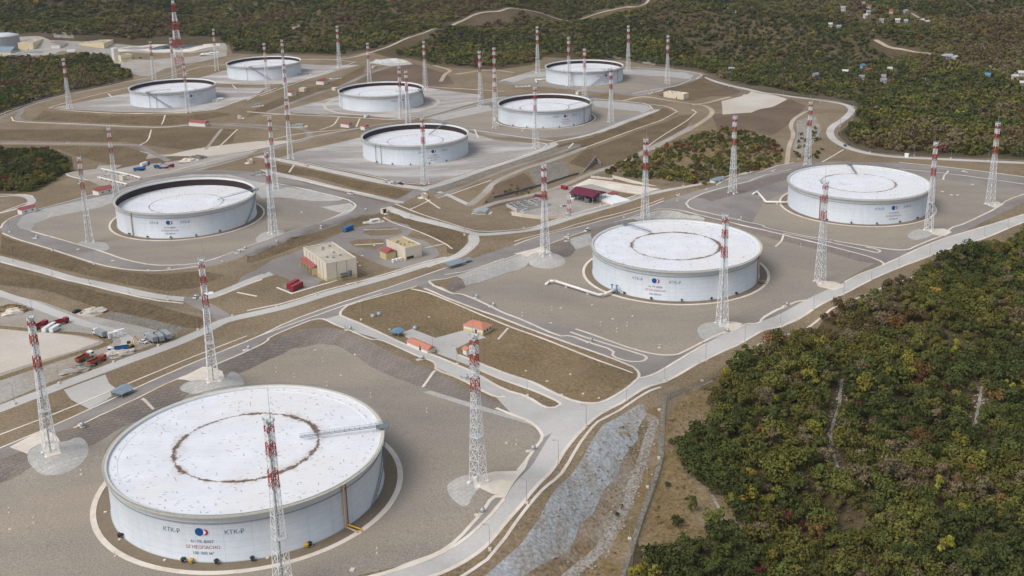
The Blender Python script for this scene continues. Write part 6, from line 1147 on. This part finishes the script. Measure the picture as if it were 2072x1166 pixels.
# lone bushes on the golden slope
BU = [(1398,1035,1.1),(1384,1120,1.3),(1372,1065,.8),(1415,890,1.3),(1432,905,1.5),(1455,880,1.4),(1410,925,1.2),(1440,1000,.8),(1258,1030,.35),(1249,1046,.35),(1352,985,.4),(1400,960,1.2),(1472,830,1.3),(1358,900,.5),(1345,1160,1.4),(1320,1150,1.3)]
for i, (u, v, s_) in enumerate(BU):
    p = at(u, v); t = bpy.data.objects.new('bush', None); S.collection.objects.link(t); t.location = p; t.scale = (s_,)*3; tagg(t, 'dark green bush on the golden grass slope beside the wire fence', 'bush', 'bushes on the golden slope'); b = bpy.data.objects.new('crown', NEAR[0][i % 4]); a = bpy.data.objects.new('trunk', TRK)
    for o in (a, b): S.collection.objects.link(o); o.parent = t
def wood(name, pts, cell, seed, label, green, smin, smax, dens=1, clear=0, coll=CF, y1=2800, wz=1.0, spr=.04):
    P = unproj(pts)[:, :2] if not isinstance(pts, np.ndarray) else pts; X, Y, r = scatter(P, cell, 120, y1, seed, dens, 1.22, clear); k = len(X); n = 3 if coll is CF else 4; g_ = green
    if name == 'far_wood':
        q = project(np.stack([X, Y, HT(X, Y)], 1)); g_ = green-.06+.30*np.exp(-((q[:, 0]-1600)/230)**2-((q[:, 1]-110)/75)**2)+.14*np.exp(-((q[:, 0]-1250)/120)**2-((q[:, 1]-60)/60)**2)-.16*np.exp(-((q[:, 0]-1980)/130)**2-((q[:, 1]-110)/60)**2)-.1*np.exp(-((q[:, 0]-150)/160)**2-((q[:, 1]-30)/50)**2)+.24*(vnoise(X, Y, 190, 31)-.5)
    cls = classes(X, Y, g_, r, spr, 1.8 if name == 'far_wood' else 1.0)
    print(name, k); gn_forest(name, np.stack([X, Y, HT(X, Y)-.6], 1), cls*n+r.integers(0, n, k), r.uniform(smin, smax, k), r.uniform(0, 6.28, k), coll, label, wz)
wood('left_wood', [(-200,300),(0,306),(70,308),(108,312),(135,325),(140,345),(105,368),(70,388),(30,388),(-60,384),(-250,394)], 5.2, 21, 'dark green wood at the left edge below the light road', .22, .8, 1.4, coll=CN)
wood('upper_left_wood', [(-200,127),(0,120),(100,118),(145,112),(215,116),(235,134),(262,142),(264,156),(225,168),(135,186),(70,206),(0,228),(-200,262)], 6, 22, 'dark wood between the works yard and the asphalt road, upper left', .06, .8, 1.5, .9, .2)
wood('scrub', [(1225,352),(1268,320),(1300,312),(1262,352),(1285,330),(1340,302),(1405,275),(1460,262),(1520,268),(1570,288),(1582,305),(1578,332),(1500,352),(1430,376),(1330,364)], 5.0, 23, 'autumn coloured scrub in the hollow behind the full tank', .1, .35, 1.0, .95, .28, spr=.08)
wood('bank_scrub', [(1060,398),(1000,405),(970,418),(975,400),(1040,372),(1090,382)], 6, 24, 'sparse scrub on the dark bank above the treatment plant', -.05, .3, .6, .5)
wood('verge_scrub', [(1625,250),(1660,262),(1672,280),(1660,320),(1620,330),(1600,325),(1610,290)], 7, 25, 'sparse bushes by the pale rock slope', .05, .4, .9, .45)
B1_ = [(-500,58),(-60,58),(0,64),(100,70),(160,72),(230,78),(450,76),(474,104),(600,108),(690,110),(745,98),(838,115),(880,130),(1000,137),(1075,127),(1100,112),(1262,118),(1330,130),(1420,142),(1475,164),(1520,174),(1600,186),(1690,196),(1744,212),(1738,246),(1706,272),(1726,290),(1765,302),(1850,309),(2072,317),(2500,326),(2900,330),(2900,8),(2072,8),(1036,10),(0,10),(-500,10)]
Pb = unproj(B1_)[:, :2]; top = np.array([[2600, Pb[:, 1].max()], [1900, 2750], [-1900, 2750], [-2200, 2500]])
m_ = np.array([v > 9 or u > 2400 for (u, v) in B1_]); Pb2 = np.concatenate([Pb[:33], top[:3], [[-1600, 2600]], Pb[:1]])
wood('far_wood', Pb2, 7.7, 27, 'wooded autumn hillside behind the terminal', .07, .8, 1.9, .96, .21, spr=.015, wz=.9)
# scattered dry tufts that break up the brown grass
G = []
for n_, poly in (('slope', [(1345,940),(1352,860),(1400,800),(1440,860),(1390,950),(1420,1010),(1390,1080),(1340,1110),(1290,1110),(1320,1010)]), ('slope2', [(1240,870),(1330,830),(1335,930),(1300,1010),(1250,1150),(1180,1180),(1200,1060),(1260,950)])):
    P = unproj(poly)[:, :2]; X, Y, r = scatter(P, 2.2, 120, 900, 40+len(G), .5); G.append((X, Y))
X = np.concatenate([g[0] for g in G]); Y = np.concatenate([g[1] for g in G]); k = len(X); r = np.random.default_rng(9)
TFM = [leafmat('dry_tuft', s2l(160,138,100), s2l(140,120,84)), leafmat('green_tuft', s2l(138,128,86), s2l(120,110,70))]; TFp = []
for i in range(2): V, Fc = crown(900+i, 5, 60, .22, .9, .35, .15); TFp.append([mkmesh('tuft', V, Fc, TFM[i])])
CT = protocol(TFp, 'tuft'); gn_forest('grass_tufts', np.stack([X, Y, HT(X, Y)-.05], 1), (r.uniform(size=k) < .25).astype(int), r.uniform(.5, 1.3, k), r.uniform(0, 6.28, k), CT, 'tufts of dry grass on the brown slopes', 1.0)['category'] = 'grass'

# pale boulders along the dry gullies in the wood and on the stony slope
BM = MT['rock'].copy(); BM.name = 'boulder'; bp = []
for i in range(4):
    g = MB(); g.blob((0, 0, .2), (1.0, .8, .6), 8, 5, .3, random.Random(i)); me = bpy.data.meshes.new('boulder'); me.from_pydata(g.v, [], g.f); me.materials.append(pm('boulder_stone', s2l(160,154,145), .9) if i == 0 else bpy.data.materials['boulder_stone']); bp.append(me)
CB = protocol([bp], 'boulder'); r = np.random.default_rng(77); PX = []
for ln, w, nn in (([(1704,768),(1700,800),(1698,825),(1690,845),(1681,875),(1681,900),(1688,925),(1704,972)], 1.8, 260), ([(1987,782),(1982,810),(1978,839),(1965,880)], 1.6, 130), ([(1326,850),(1312,890),(1301,930),(1280,977),(1270,1020),(1244,1059),(1219,1110),(1154,1160)], 2.2, 170), ([(1240,900),(1200,980),(1160,1050),(1110,1120)], 5, 110), ([(1712,735),(1722,740)], 1.5, 40), ([(1775,755),(1790,760)], 1.5, 45), ([(1600,255),(1640,270),(1620,310)], 6, 160)):
    P = dens(unproj(ln)[:, :2], .5); i = r.integers(0, len(P), nn); PX.append(P[i]+r.normal(size=(nn, 2))*w)
PX = np.concatenate(PX); k = len(PX); gn_forest('rocks', np.column_stack([PX, HT(PX[:, 0], PX[:, 1])]), r.integers(0, 4, k), r.uniform(.15, .75, k)**1.4, r.uniform(0, 6.28, k), CB, 'pale boulders in dry gullies and on the stony slope', 1.0)['category'] = 'rocks'
# ------------------------------------------------------------------ haze
hb = MB().box((0, 3500, 170), (19000, 17500, 640)).build('haze', None); tagg(hb, 'thin autumn haze over the terminal and hills', 'haze', kind='stuff')
HM = bpy.data.materials.new('haze'); HM.use_nodes = True; t = HM.node_tree; t.nodes.clear(); o_ = t.nodes.new('ShaderNodeOutputMaterial'); pv = t.nodes.new('ShaderNodeVolumePrincipled'); pv.inputs['Color'].default_value = (.8, .86, .95, 1); pv.inputs['Density'].default_value = .00003; pv.inputs['Anisotropy'].default_value = .2; t.links.new(pv.outputs[0], o_.inputs['Volume']); hb.data.materials.append(HM)
